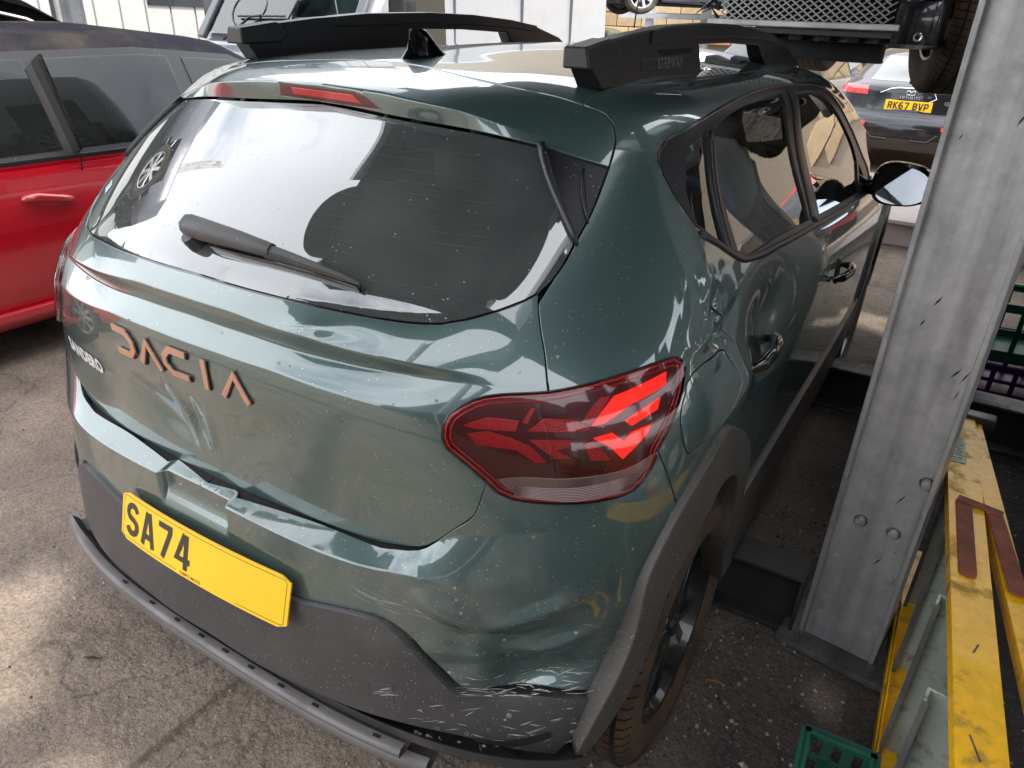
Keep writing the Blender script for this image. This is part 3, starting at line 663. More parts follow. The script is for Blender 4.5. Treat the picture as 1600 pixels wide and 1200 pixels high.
    TP = path([(2.9072, 1.0907), (2.8470, 0.9703)], [(2.8470, 0.9703), (3.0893, 0.9799)], [(3.0893, 0.9799), (2.9072, 1.0907)])
    fo = panel('window_frame', mm(path(DLO, DLB)), M['satin'], car, off=-.003, ds=.03, dv=.012, gap=.002, holes=[mm(QP), mm(RP), mm(FP), mm(TP)], hgap=.0, depth=.02)
    for g_, nm in ((QP, 'side_window'), (RP, 'side_window'), (FP, 'side_window'), (TP, 'side_window')):
        panel(nm, mm(g_), M['sglass'], car, off=-.009, ds=.06, dv=.05, gap=-.003, rim=False)
    seal = [(k*a, b) for a, b in DLB]; strip_on('window_seal', seal, .016, M['satin'], fo, off=-.003, thick=.006)
    st = [(k*a, b) for a, b in DLO]; strip_on('window_seal', st, .007, M['gloss'], fo, off=-.002, thick=.003)
    strip_on('pillar_trim', [(k*1.80, 1.372), (k*1.885, .985)], .075, M['satin'], fo, off=-.001, thick=.002)
    strip_on('pillar_trim', [(k*1.020, 1.325), (k*1.073, 1.050)], .016, M['satin'], fo, off=-.004, thick=.006)
    for pts in (DS, FDS, ARO_F, LOUT, QB, BMP[5:]+BPB[1:]):
        strip_on('gap_liner', [(k*a, b) for a, b in pts], .055, M['liner'], car, off=-.017)
    # door handles: a scoop and a bar
    for hs, hv in ((1.27, .795), (2.24, .745)):
        p, x, y, n, ls, lv = sv_frame(k*hs, hv); x = x*k
        h = MB(); L = .105
        h.tube([p-x*L+n*.004, p-x*L*.9+n*.030+y*.004, p-x*.03+n*.040+y*.004, p+x*.04+n*.040+y*.004, p+x*L*.85+n*.030, p+x*L+n*.004], [.010, .0135, .014, .014, .0135, .010], 10)
        ho = h.build('door_handle', M['gloss' if k > 0 else 'paint'], rdo if hs < 2 else fdo, smooth=True)
        ho.scale = (1, 1, 1)
        c = MB(); c.lathe([(0, -.001), (.030, 0), (.040, .0015), (.041, -.004)], p+n*.001, n, 20); co = c.build('handle_recess', M['dark'], ho, smooth=True)
    return q
side(1); side(-1)
# bumper (painted) with tow-catch notch, bumper lower
def SB(s, v, o=0.):
    """bumper shell with the notch under the tailgate catch"""
    a = np.asarray(s); d = sm(-.165, -.150, a)*(1-sm(.105, .120, a))
    t = sm(.43, .50, v)
    return S(s, v, o)-bnormal(a, v)*(.020*d*t)[..., None]
bt = path([(0, 0.5362), (0.3339, 0.5445), (0.4674, 0.5454), (0.5124, 0.5525), (0.5468, 0.5630), (0.5675, 0.5851), (0.5906, 0.6248), (0.6120, 0.6636), (0.6209, 0.7448)], LBOT[::-1][1:], QB, ARO_R[::-1][:5], BPB[::-1], BMP[::-1], closed=False)
bpaint = panel('bumper', sym(bt), M['paint_d'], car, gap=.0012, ds=.009, dv=.009, warp=['low', 'top'], fn=SB, label='creased and scratched painted rear bumper')
def mudS(s, v, o=0.): return S(s, v, o+.004)
lo_r = path([(0, 0.3520), (0.1910, 0.3604), (0.2864, 0.3676), (0.3550, 0.3726), (0.4622, 0.3988), (0.5149, 0.3965), (0.5514, 0.3592), (0.5934, 0.2848), (0.6285, 0.2352)], [(0.6285, 0.2352), (0.6752, 0.2372), (0.7179, 0.2379), (0.7736, 0.2271), (0.7931, 0.2247)], [(0.7931, 0.2247), (0.7785, 0.1309), (0.7609, 0.0727)], [(0.7609, 0.0727), (0.6915, 0.1036), (0.6250, 0.1262), (0.4745, 0.1280), (0.2122, 0.1032), (0, 0.1050)], closed=False)
TOW = [(0.5058, 0.2251), (0.5434, 0.2368), (0.5486, 0.1802), (0.5090, 0.1806)]
TOWO = path(TOW[:2], TOW[1:3], TOW[2:4], [TOW[3], TOW[0]])
cl = panel('bumper_lower', sym(lo_r), M['plastic'], car, gap=.001, ds=.012, dv=.010, off=.010, depth=.03, holes=[TOWO], hgap=.0006, label='bare grey black plastic lower bumper')
panel('tow_eye_cap', TOWO, M['plastic'], cl, gap=.0012, ds=.03, dv=.03, off=.010)
strip_on('lower_lip', [(-.80, -.04), (-.62, .06), (-.4, .095), (0, 0.1050), (0.4233, 0.1197), (0.6250, 0.1262), (0.7410, 0.0840)], .05, M['plastic'], car, off=-.02, thick=.0)
# undertray skirt below the face, folded inward
def band(name, tab, m, parent, thick=.006, label=None, s0=-.8, s1=.8, n=90):
    """tab: list of (outset, z) profile points swept round the bumper"""
    s_ = np.linspace(s0, s1, n); V = []; Fc = []; P = len(tab)
    for o, z in tab:
        b = base(s_, np.full(n, .10)); nn = bnormal(s_, np.full(n, .10)); nn[:, 2] = 0; nn /= np.linalg.norm(nn, axis=1, keepdims=True)
        q = b+nn*o; q[:, 2] = z; V += list(q)
    for j in range(P-1): Fc += [(j*n+i, j*n+i+1, (j+1)*n+i+1, (j+1)*n+i) for i in range(n-1)]
    return meshobj(name, V, Fc, m, parent, smooth=True, label=label)
band('bumper_skirt', [(.058, .318), (.046, .305), (.040, .290), (.036, .262), (.02, .245), (-.10, .235)], M['plastic'], car, s0=-.66, s1=.80)
sk = band('skid_strip', [(.040, .258), (.056, .259), (.064, .255), (.066, .248), (.062, .240), (.040, .232), (0, .230)], M['skid'], car, s0=-.72, s1=.565, label='scuffed silver strip hanging below the bumper, broken off at its right end')
for s0 in (-.45, -.33, -.21, -.09, .03, .15, .27, .38, .52):
    b = base(np.array([s0]), np.array([.10]))[0]; nn = bnormal(np.array([s0]), np.array([.10]))[0]; nn[2] = 0; nn /= np.linalg.norm(nn); tx = Vector((-nn[1], nn[0], 0))
    p = Vector(b)+Vector(nn)*.050; p.z = .2600
    MB().box(p, (.016, .006, .003), Matrix((tx, Vector(nn), Vector((0, 0, 1)))).transposed()).build('clip_slot', M['dark'], sk)
band('lower_spoiler', [(.03, .225), (.045, .222), (.055, .205), (.045, .190), (-.05, .185)], M['skid'], car, s0=-.60, s1=.60)
# torn edge under the crushed corner: ragged lip and a hanging flap
rs2 = random.Random(4)
p, x, y, n, ls, lv = sv_frame(.70, .02, .0)
fb = MB(); fb.add([p+x*.02, p+x*.035, p+x*.045-y*.10+n*.02, p+x*.030-y*.11+n*.015], [(0, 1, 2, 3)]); fb.build('hanging_flap', M['plastic'], car)
# dark slot in the bottom corner
panel('fog_slot', path([(0.6545, 0.1284), (0.6923, 0.1264), (0.7492, 0.1556)], [(0.7492, 0.1556), (0.7526, 0.1323)], [(0.7526, 0.1323), (0.7084, 0.1043), (0.6583, 0.1129)], [(0.6583, 0.1129), (0.6545, 0.1284)]), M['dark'], cl, off=.0125, ds=.02, dv=.02, rim=False)
# crease lip along edge of lower bumper shelf
# ---------------------------------------------------------------- tail lights
def tail_light(k):
    mm = (lambda p: p) if k > 0 else mirror
    lo = path([(0.8274, 0.7890), (0.8480, 0.8329), (0.8633, 0.8758), (0.8678, 0.9110), (0.8634, 0.9231), (0.8483, 0.9318), (0.8300, 0.9314), (0.7813, 0.9251), (0.7179, 0.9128), (0.6741, 0.9050), (0.6153, 0.9008), (0.5842, 0.8905), (0.5596, 0.8643), (0.5553, 0.8450), (0.5567, 0.8234), (0.5642, 0.8049), (0.5885, 0.7802), (0.6192, 0.7465), (0.6353, 0.7250), (0.6538, 0.7142), (0.6962, 0.7084), (0.7526, 0.7088), (0.7975, 0.7205), (0.8191, 0.7561), (0.8274, 0.7890)])
    if area(lo) < 0: lo = lo[::-1]
    base_o = panel('tail_light', mm(lo), M['red_lo'], car, gap=.002, off=.002, ds=.014, dv=.012, depth=.02, label='angular red tail light with arrow shaped bars')
    rimw = mm(inset(lo, .004)); strip_on('lens_rim', rimw, .004, M['red_mid'], base_o, off=.0035, thick=.0015, closed=True)
    strip_on('lens_rim', mm(inset(lo, .011)), .0025, M['red_mid'], base_o, off=.0035, thick=.001, closed=True)
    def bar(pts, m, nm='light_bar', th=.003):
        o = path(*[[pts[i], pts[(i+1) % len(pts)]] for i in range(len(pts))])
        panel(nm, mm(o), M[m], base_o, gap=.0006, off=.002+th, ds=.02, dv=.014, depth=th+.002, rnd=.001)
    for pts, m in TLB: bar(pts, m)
    rv = path([(0.6308, 0.7519), (0.6607, 0.7588), (0.7163, 0.7571), (0.7817, 0.7644), (0.8278, 0.7861)], [(0.8278, 0.7861), (0.8152, 0.7596), (0.7953, 0.7310)], [(0.7953, 0.7310), (0.7510, 0.7188), (0.6968, 0.7185), (0.6554, 0.7260), (0.6308, 0.7519)])
    ro = panel('reversing_lens', mm(rv), M['clearref'], base_o, gap=.001, off=.005, ds=.02, dv=.012, depth=.004)
    for j in range(9):
        f = j/8; strip_on('lens_rib', [(k*a, b) for a, b in [(.655, .712+f*.018+.010), (.73, .712+f*.026), (.800, .728+f*.024)]], .0016, M['silver'], ro, off=.005, thick=.001)
    # outer smoked lens
    panel('outer_lens', mm(lo), M['lens'], base_o, gap=.003, off=.012, ds=.02, dv=.016, depth=.010, rnd=.003)
    strip_on('lens_edge', mm(inset(lo, -.0012)), .003, M['silver'] if 0 else M['gloss'], base_o, off=.004, thick=.002, closed=True)
M['lens'] = glass('smoked_red_lens', (.95, .80, .80), 0, ior=1.45, fac=1.0, base=.0)
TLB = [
 ([(0.7336, 0.8466), (0.7594, 0.8915), (0.8349, 0.9137), (0.8341, 0.8941), (0.7835, 0.8746), (0.7511, 0.8501)], 'red_glow'),
 ([(0.7774, 0.8495), (0.7881, 0.8568), (0.8273, 0.8763), (0.8234, 0.8577), (0.8020, 0.8479), (0.7877, 0.8395)], 'red_glow'),
 ([(0.7873, 0.8286), (0.8150, 0.8356), (0.8105, 0.8219), (0.7787, 0.7840), (0.7618, 0.8086), (0.7383, 0.8263), (0.7616, 0.8324), (0.7786, 0.8154)], 'red_glow'),
 ([(0.7198, 0.8537), (0.7406, 0.8923), (0.7545, 0.8922), (0.7345, 0.8523)], 'red_mid'),
 ([(0.6572, 0.8423), (0.6755, 0.8639), (0.7119, 0.8602), (0.7335, 0.8448), (0.7314, 0.8390)], 'red_mid'),
 ([(0.5783, 0.8483), (0.6079, 0.8647), (0.6462, 0.8601), (0.6444, 0.8420), (0.5968, 0.8436)], 'red_mid'),
 ([(0.5864, 0.8341), (0.6117, 0.8405), (0.6418, 0.8296), (0.6659, 0.8156), (0.6868, 0.7877), (0.6746, 0.7853), (0.6499, 0.8086), (0.6005, 0.8158)], 'red_mid'),
 ([(0.6617, 0.8281), (0.7125, 0.8268), (0.7108, 0.8147), (0.6973, 0.8091), (0.7155, 0.7932), (0.6959, 0.7941)], 'red_mid'),
 ([(0.7275, 0.8174), (0.7385, 0.8243), (0.7635, 0.7851), (0.7386, 0.7868)], 'red_mid'),
 ([(0.6496, 0.8563), (0.6571, 0.8813), (0.6629, 0.8812), (0.6569, 0.8543)], 'red_mid'),
]
tail_light(1); tail_light(-1)

# ---------------------------------------------------------------- number plate
pc = Vector((.013, .083, .540)); py_ = Vector((0, .255, .967)).normalized(); px_ = Vector((1, 0, 0)); pn = px_.cross(py_)*1
if pn.y > 0: pn = -pn
def PF(a, b, h=0.): 
    bend = .22*(a*a)      # plates follow the bumper a little
    return pc+px_*a+py_*b+pn*h-pn*bend
pl = MB(); n_ = 24; cr_ = .010
prof = []
for sx, sy, a0 in ((1, 1, 0), (-1, 1, 90), (-1, -1, 180), (1, -1, 270)):
    for j in range(5): a = R(a0+90*j/4); prof.append((sx*(.26-cr_)+cr_*math.cos(a), sy*(.0555-cr_)+cr_*math.sin(a)))
def grid_plate(h0, h1):
    b = MB(); xs = np.linspace(-.26, .26, n_)
    for h in (h0,):
        pass
    top = [PF(a, b_, h1) for a, b_ in prof]; bot = [PF(a, b_, h0) for a, b_ in prof]
    cols = xs; V = []; Fc = []
    for i, a in enumerate(cols):
        e = max(0, abs(a)-(.26-cr_)); hh = .0555-(cr_-math.sqrt(max(cr_*cr_-e*e, 0)))
        V += [PF(a, -hh, h0), PF(a, -hh, h1), PF(a, hh, h1), PF(a, hh, h0)]
    for i in range(len(cols)-1):
        for j in range(4): Fc.append((i*4+j, i*4+(j+1) % 4, (i+1)*4+(j+1) % 4, (i+1)*4+j))
    Fc += [(0, 1, 2, 3), tuple((len(cols)-1)*4+j for j in (3, 2, 1, 0))]
    b.add(V, Fc); return b
npl = grid_plate(.0, .0035).build('number_plate', M['yellow'], car, smooth=30, label='yellow number plate reading SA74')
PFu = lambda a, b, h: PF(a, b, .0035+h*.6)
bd = MB()
for y0, y1, x0, x1 in ((.048, .0492, -.245, .245), (-.0492, -.048, -.245, -.05), (-.0492, -.048, .13, .245)):
    xs = np.linspace(x0, x1, 12)
    for i in range(11): bd.add([PFu(xs[i], y0, .0006), PFu(xs[i+1], y0, .0006), PFu(xs[i+1], y1, .0006), PFu(xs[i], y1, .0006)], [(0, 1, 2, 3)])
for x0 in (-.252, .2508):
    bd.add([PFu(x0, -.041, .0006), PFu(x0+.0012, -.041, .0006), PFu(x0+.0012, .041, .0006), PFu(x0, .041, .0006)], [(0, 1, 2, 3)])
for cx, cy, a0 in ((.2440, .0412, 0), (-.2440, .0412, 90), (-.2440, -.0412, 180), (.2440, -.0412, 270)):
    for j in range(4):
        a, c = R(a0+22.5*j), R(a0+22.5*(j+1)); bd.add([PFu(cx+r*math.cos(t), cy+r*math.sin(t), .0006) for r, t in ((.0068, a), (.0080, a), (.0080, c), (.0068, c))], [(0, 1, 2, 3)])
bd.build('plate_border', M['plate_k'], npl)
plate_chars('SA74', lambda a, b, h: PFu(a, b, h), M['plate_k'], npl, x0=-240, pitch=60.5, w=13.5)
for txt, x0, sz in (("PARK'S MOTO", -.005, .0095), ): 
    v, f = text_geo(txt, sz, 1.1, .0001); meshobj('small_print', [PFu(x0+a, -.0486+b, .0008) for a, b in v], f, M['plate_k'], npl)
# ---------------------------------------------------------------- tailgate lettering
w_ = .0125
def L_D(): return stroke([(-.034, .028), (.018, .028), (.034, .012), (.034, -.012), (.018, -.028), (-.034, -.028)], w_)
DAC = {
 'D': stroke([(-.033, .024), (.014, .024), (.031, .008), (.031, -.008), (.014, -.024), (-.033, -.024)], w_),
 'A': stroke([(-.032, -.030), (0, .022), (.032, -.030)], w_),
 'C': stroke([(.033, .024), (-.014, .024), (-.031, .008), (-.031, -.008), (-.014, -.024), (.033, -.024)], w_),
 'I': stroke([(0, .030), (0, -.030)], w_)}
for ch, s0 in zip('DACIA', (-.212, -.118, -.018, .078, .166)):
    emboss('badge_letter', DAC[ch], s0, .838-abs(s0+.02)*.02, M['copper'], car, off=.0035, thick=.003)
    emboss('badge_letter_backing', [[(a*1.0+.002, b-.0015) for a, b in q] for q in DAC[ch]], s0, .838-abs(s0+.02)*.02, M['satin'], car, off=.0, thick=.0034)
v, f = text_geo('SANDERO', .042, 1.12, .0022)
p_, x_, y_, nn_, ls_, lv_ = sv_frame(-.475, .708)
q_ = np.array(v); sl = .02
P_ = S(-.475+q_[:, 0]*.95/ls_, .706+q_[:, 1]/lv_, .002)
meshobj('model_lettering', P_, f, mat('badge_white', (.75, .76, .76), .3, .3), car)
# ---------------------------------------------------------------- wiper
def surf(s, v, o): return Vector(S(np.array([s]), np.array([v]), o)[0])
wp = MB(); pa = [surf(-.075, 1.088, .030), surf(.0, 1.083, .034), surf(.14, 1.082, .034), surf(.20, 1.077, .030)]
def flatbar(pts, w, h, nrm):
    b = MB(); V = []; 
    for i, p in enumerate(pts):
        t = (pts[min(i+1, len(pts)-1)]-pts[max(i-1, 0)]).normalized(); n = Vector(nrm); n = (n-t*n.dot(t)).normalized(); e = t.cross(n)
        ww = w[i]; hh = h[i]
        V += [p-e*ww-n*hh*.4, p-e*ww*.9+n*hh*.3, p-e*ww*.45+n*hh, p+e*ww*.45+n*hh, p+e*ww*.9+n*hh*.3, p+e*ww-n*hh*.4]
    Fc = [(i*6+j, i*6+(j+1) % 6, (i+1)*6+(j+1) % 6, (i+1)*6+j) for i in range(len(pts)-1) for j in range(6)]+[tuple(range(6)), tuple((len(pts)-1)*6+j for j in range(6))[::-1]]
    return b.add(V, Fc)
wn = snormal(np.array([0.05]), np.array([1.09]), 0)[0]
wo = flatbar([surf(-.082, 1.092, .020), surf(-.060, 1.090, .030), surf(.0, 1.086, .034), surf(.10, 1.084, .032), surf(.185, 1.080, .026)], [.016, .021, .021, .017, .013], [.010, .014, .015, .013, .010], wn).build('wiper_arm', M['plastic'], car, smooth=50)
flatbar([surf(.170, 1.0800, .022), surf(.215, 1.0765, .022), surf(.28, 1.0690, .018), surf(.335, 1.060, .016), surf(.368, 1.052, .012)], [.013, .011, .009, .007, .005], [.012, .010, .009, .008, .006], wn).build('wiper_blade', M['plastic'], wo, smooth=50)
flatbar([surf(.02, 1.068, .004), surf(.10, 1.068, .004), surf(.20, 1.066, .004), surf(.30, 1.058, .004), surf(.366, 1.048, .004)], [.003, .004, .004, .004, .003], [.014]*5, wn).build('wiper_rubber', M['gloss'], wo)
pv = MB(); pv.lathe([(0, .030), (.013, .028), (.015, .018), (.016, 0)], surf(-.045, 1.070, -.002), wn, 20); pv.build('wiper_pivot', M['plastic'], wo, smooth=True)
# ---------------------------------------------------------------- roof rails and antenna
def rail(k):
    X0, X1 = .452, .508
    def P3(lat, y, z): return Vector((k*lat, y, z))
    rr = MB()
    body = [(.80, 1.432), (.765, 1.470), (.750, 1.476), (.752, 1.506), (.79, 1.512), (1.0, 1.534), (1.2, 1.548), (1.5, 1.557), (1.75, 1.556), (2.0, 1.545), (2.2, 1.527), (2.4, 1.488), (2.52, 1.440), (2.52, 1.425), (2.10, 1.428), (2.02, 1.470), (1.98, 1.504), (1.7, 1.512), (1.40, 1.510), (1.398, 1.437), (.93, 1.432)]
    out_f = lambda a, b: P3(X1-(b-1.44)*.25, a, b); in_f = lambda a, b: P3(X0+.0-(b-1.44)*.05, a, b)
    b = MB(); b.prism(body, out_f, in_f)
    ro = b.build('roof_rail', M['satin'], car, bevel=.004, label='chunky black roof rail')
    # upper bar set proud
    up = [(1.06, 1.512), (1.08, 1.540), (1.2, 1.550), (1.5, 1.560), (1.75, 1.559), (2.0, 1.548), (2.20, 1.530), (2.20, 1.508), (2.0, 1.520), (1.7, 1.526), (1.40, 1.524), (1.2, 1.516)]
    b = MB(); b.prism(up, lambda a, c: P3(X1+.006-(c-1.44)*.25, a, c), lambda a, c: P3(X0-.004-(c-1.44)*.05, a, c)); b.build('cross_bar', M['satin'], ro, bevel=.003)
    # rear foot cap, recess with opening
    b = MB(); b.prism([(.742, 1.470), (.742, 1.508), (.86, 1.523), (.90, 1.500), (.87, 1.474)], lambda a, c: P3(X1+.004-(c-1.44)*.25, a, c), lambda a, c: P3(X0-.006, a, c)); b.build('end_cap', M['satin'], ro, bevel=.004)
    b = MB(); b.prism([(1.10, 1.500), (1.14, 1.488), (1.33, 1.492), (1.34, 1.504)], lambda a, c: P3(X1+.0015-(c-1.44)*.25, a, c), lambda a, c: P3(X1-.02, a, c)); b.build('rail_opening', M['dark'], ro)
    b = MB(); b.prism([(1.00, 1.458), (1.00, 1.482), (1.345, 1.486), (1.345, 1.460)], lambda a, c: P3(X1+.0015-(c-1.44)*.25, a, c), lambda a, c: P3(X1-.02, a, c)); b.build('name_panel', M['satin'], ro, bevel=.001)
    v, f = text_geo('STEPWAY', .030, 1.35, .0004)
    th = math.atan(.25)
    meshobj('rail_lettering', [P3(X1+.0032-((1.472+y_)-1.44)*.25, 1.175+x_*k*1.0, 1.472+y_) for x_, y_ in v], f, mat('rail_letter_grey%d' % k, (.22, .22, .22), .35), ro)
rail(1); rail(-1)
an = MB(); V = []; st = [(0, .0, .088, .034), (.012, .006, .080, .030), (.030, .022, .066, .016), (.055, .052, .048, .008), (.066, .062, .040, .004)]
az = surf(0, 1.55, 0); ay = .88; azz = 1.452
rings = [(0, .80, .99, .036), (.010, .812, .982, .031), (.028, .830, .955, .019), (.050, .838, .925, .011), (.064, .842, .905, .007), (.070, .850, .893, .003)]
V = []; Fc = []; n_ = 20
for h, y0, y1, w in rings:
    for j in range(n_):
        a = 2*math.pi*j/n_; V.append((w*math.sin(a)*(1 if True else 1), (y0+y1)/2-(y1-y0)/2*math.cos(a), azz+h))
for i in range(len(rings)-1): Fc += [(i*n_+j, i*n_+(j+1) % n_, (i+1)*n_+(j+1) % n_, (i+1)*n_+j) for j in range(n_)]
Fc += [tuple((len(rings)-1)*n_+j for j in range(n_))]
MB().add(V, Fc).build('shark_fin_antenna', M['gloss'], car, smooth=50)
# ---------------------------------------------------------------- mirror
def mirror_part(k):
    c = Vector((k*.955, 2.64, 1.035)); b = MB(); V = []; Fc = []; n_ = 28
    prof = [(-.035, .90), (-.030, 1.0), (0, 1.03), (.05, .97), (.09, .78), (.115, .45), (.122, .1)]
    def ol(a):   # teardrop outline seen from behind
        ca, sa = math.cos(a), math.sin(a); rx = .122 if ca*1 > 0 else .100; return rx*math.copysign(abs(ca)**.75, ca), .080*math.copysign(abs(sa)**.8, sa)*(1+.12*(-ca))
    for dy, sc in prof:
        for j in range(n_):
            x, z = ol(2*math.pi*j/n_); V.append(c+Vector((k*x*sc, dy, z*sc-(.012*x/.12 if 0 else 0))))
    for i in range(len(prof)-1): Fc += [(i*n_+j, i*n_+(j+1) % n_, (i+1)*n_+(j+1) % n_, (i+1)*n_+j) for j in range(n_)]
    Fc += [tuple((len(prof)-1)*n_+j for j in range(n_))]
    b.add(V, Fc)
    mo = b.build('door_mirror', M['gloss'], car, smooth=50)
    g = MB(); g.add([c+Vector((k*ol(2*math.pi*j/n_)[0]*.86, -.030, ol(2*math.pi*j/n_)[1]*.86)) for j in range(n_)], [tuple(range(n_))])
    [setattr(v_, 'y', v_.y+-(v_.x-c.x)*k*.22+(v_.z-c.z)*.22-.012) for v_ in g.v]; g.build('mirror_glass', mat('mirror_silver%d' % k, (.85, .87, .88), .02, 1.0), mo)
    g = MB(); g.add([c+Vector((k*ol(2*math.pi*j/n_)[0]*.97, -.033, ol(2*math.pi*j/n_)[1]*.97)) for j in range(n_)], [tuple(range(n_))]); g.build('mirror_backing', M['dark'], mo)
    b = MB(); b.tube([c+Vector((-k*.05, .02, -.02)), c+Vector((-k*.125, .05, -.035)), c+Vector((-k*.17, .08, -.03))], [.035, .028, .036], 12); b.build('mirror_arm', M['gloss'], mo, smooth=True)
mirror_part(1); mirror_part(-1)
# ---------------------------------------------------------------- wheels
def wheel(parent, c, k, Rr=.326, W_=.195, rim=.215, style='black', spokes=5, name='wheel', tread=True, brown=False, steer=0.):
    """k=+1: outer face toward +x; returns the wheel empty-like mesh (tyre)"""
    c = Vector(c); ax = Vector((k*math.cos(steer), k*math.sin(steer), 0)); Wh = W_/2
    b = MB(); b.lathe([(rim+.004, Wh*.62), (rim+.010, Wh*.86), (rim+.03, Wh*.98), (rim+.06, Wh*1.02), (Rr-.032, Wh*.96), (Rr-.012, Wh*.86), (Rr-.002, Wh*.70), (Rr, Wh*.45), (Rr, -Wh*.45), (Rr-.002, -Wh*.70), (Rr-.03, -Wh*.96), (rim+.03, -Wh*.98), (rim+.004, -Wh*.62)], c, ax, 64)
    ty = b.build('tyre', M['tyre_brown'] if brown else M['rubber'], parent, smooth=35)
    if tread:
        g = MB(); u = Vector((0, 0, 1)); w = ax.cross(u)
        for q in (-.33, -.11, .11, .33): g.lathe([(Rr+.0008, Wh*q*2-.005), (Rr+.0008, Wh*q*2+.005)], c, ax, 64)
        g.build('tread_groove', M['dark'], ty)
        g = MB()
        for j in range(72):
            a = 2*math.pi*j/72
            for s1, s2 in ((.72, 1.0), (-.72, -1.0)):
                e = u*math.cos(a)+w*math.sin(a); t = w*math.cos(a)-u*math.sin(a)
                r1, r2 = Rr+.0006, Rr-.028
                sg = 1 if s1 > 0 else -1; pr3 = [(.46, Rr+.0008), (.70, Rr-.0010), (.86, Rr-.0105), (.95, Rr-.028)]
                g.add([c+ax*Wh*q_*sg+e*r_+t*(sd_*.0026+q_*.012) for q_, r_ in pr3 for sd_ in (-1, 1)], [(0, 1, 3, 2), (2, 3, 5, 4), (4, 5, 7, 6)])
        kind(g.build('tread_sipe', M['dark'], ty), 'stuff')
    rm = M['rimk'] if style == 'black' else M['rims']
    b = MB(); b.lathe([(rim+.006, Wh*.74), (rim+.008, Wh*.86), (rim-.003, Wh*.84), (rim-.010, Wh*.60), (rim-.022, Wh*.1), (rim-.024, -Wh*.7)], c, ax, 56); ri = b.build('rim', rm, ty, smooth=40)
    u = Vector((0, 0, 1)); w = ax.cross(u)
    for j in range(spokes):
        for sgn in ((-1, 1) if style == 'black' else (0,)):
            a = 2*math.pi*j/spokes+.3; a1 = a+sgn*.10; a2 = a+sgn*.24
            e1 = u*math.cos(a1)+w*math.sin(a1); e2 = u*math.cos(a2)+w*math.sin(a2); t1 = w*math.cos(a1)-u*math.sin(a1); t2 = w*math.cos(a2)-u*math.sin(a2)
            w1, w2 = (.014, .016) if style == 'black' else (.020, .026)
            A_ = c+e1*.045+ax*Wh*.70; B_ = c+e2*(rim-.006)+ax*Wh*.66
            s_ = MB(); s_.add([A_-t1*w1, A_+t1*w1, B_+t2*w2, B_-t2*w2, A_-t1*w1*1.3-ax*.03, A_+t1*w1*1.3-ax*.03, B_+t2*w2*1.2-ax*.035, B_-t2*w2*1.2-ax*.035], [(0, 1, 2, 3), (0, 4, 5, 1), (1, 5, 6, 2), (3, 2, 6, 7), (0, 3, 7, 4), (4, 7, 6, 5)])
            s_.build('spoke', rm, ri, bevel=.003)
    b = MB(); b.lathe([(0, Wh*.78), (.026, Wh*.77), (.030, Wh*.70), (.062, Wh*.66), (.066, Wh*.5), (.066, 0)], c, ax, 32); b.build('hub', rm, ri, smooth=40)
    b = MB(); b.lathe([(.13, Wh*.2), (.02, Wh*.2)], c, ax, 32); b.lathe([(rim, -Wh*.2), (.02, -Wh*.2)], c, ax, 32); b.build('brake_disc', M['rims'] if 0 else mat('brake_steel', (.12, .10, .09), .5, .6), ri)
    return ty
GZ = -.010
wheel(car, (.785, .690, .314), 1, brown=True); wheel(car, (-.785, .625, .318), -1)
wheel(car, (.785, 3.13, .318), 1); wheel(car, (-.785, 3.13, .318), -1)
# ---------------------------------------------------------------- what closes the car: wells, floor, front, cabin
b = MB(); b.box((0, 1.9, .24), (1.40, 3.3, .03)); b.build('underbody', M['liner'], car)
for k in (1, -1):
    for y0 in (.69, 3.13):
        b = MB(); b.lathe([(.335, -.02), (.335, -.30), (.02, -.30)], (k*.80, y0+.03, .42), (k, 0, 0), 24, a0=-R(92), a1=R(92)); b.build('wheel_well', M['liner'], car, smooth=True)
b = MB(); s_ = np.linspace(-.75, .75, 40)
A_ = S(s_, np.full(40, .2), -.12); B_ = S(s_, np.full(40, .86), -.14); b.add(list(A_)+list(B_), [(i, i+1, 41+i, 40+i) for i in range(39)]); b.build('rear_bulkhead', M['liner'], car)
# bonnet and windscreen
ws = MB(); n1 = 20; V = []
for j in range(9):
    f = j/8; y = 2.46+f*.86; z = 1.455-.40*f-.05*f*f; hw_ = .50+f*.24
    for i in range(n1+1):
        t = -1+2*i/n1; V.append((t*hw_, y-.10*t*t*(1), z-.02*t*t))
Fc = [(j*(n1+1)+i, j*(n1+1)+i+1, (j+1)*(n1+1)+i+1, (j+1)*(n1+1)+i) for j in range(8) for i in range(n1)]
meshobj('windscreen', V, Fc, M['sglass'], car, smooth=True)
V = []
for j in range(9):
    f = j/8; y = 3.25+f*.82; z = 1.03-.10*f-.20*f**4; hw_ = .76-.10*f
    for i in range(n1+1):
        t = -1+2*i/n1; V.append((t*hw_, y-.10*t*t-.12*f*t*t, z-.05*t*t+.02*(1-t*t)))
meshobj('bonnet', V, Fc, M['paint'], car, smooth=True)
b = MB(); b.box((0, 3.98, .55), (1.5, .22, .62), bev=.08); b.build('front_bumper', M['paint'], car, smooth=40)
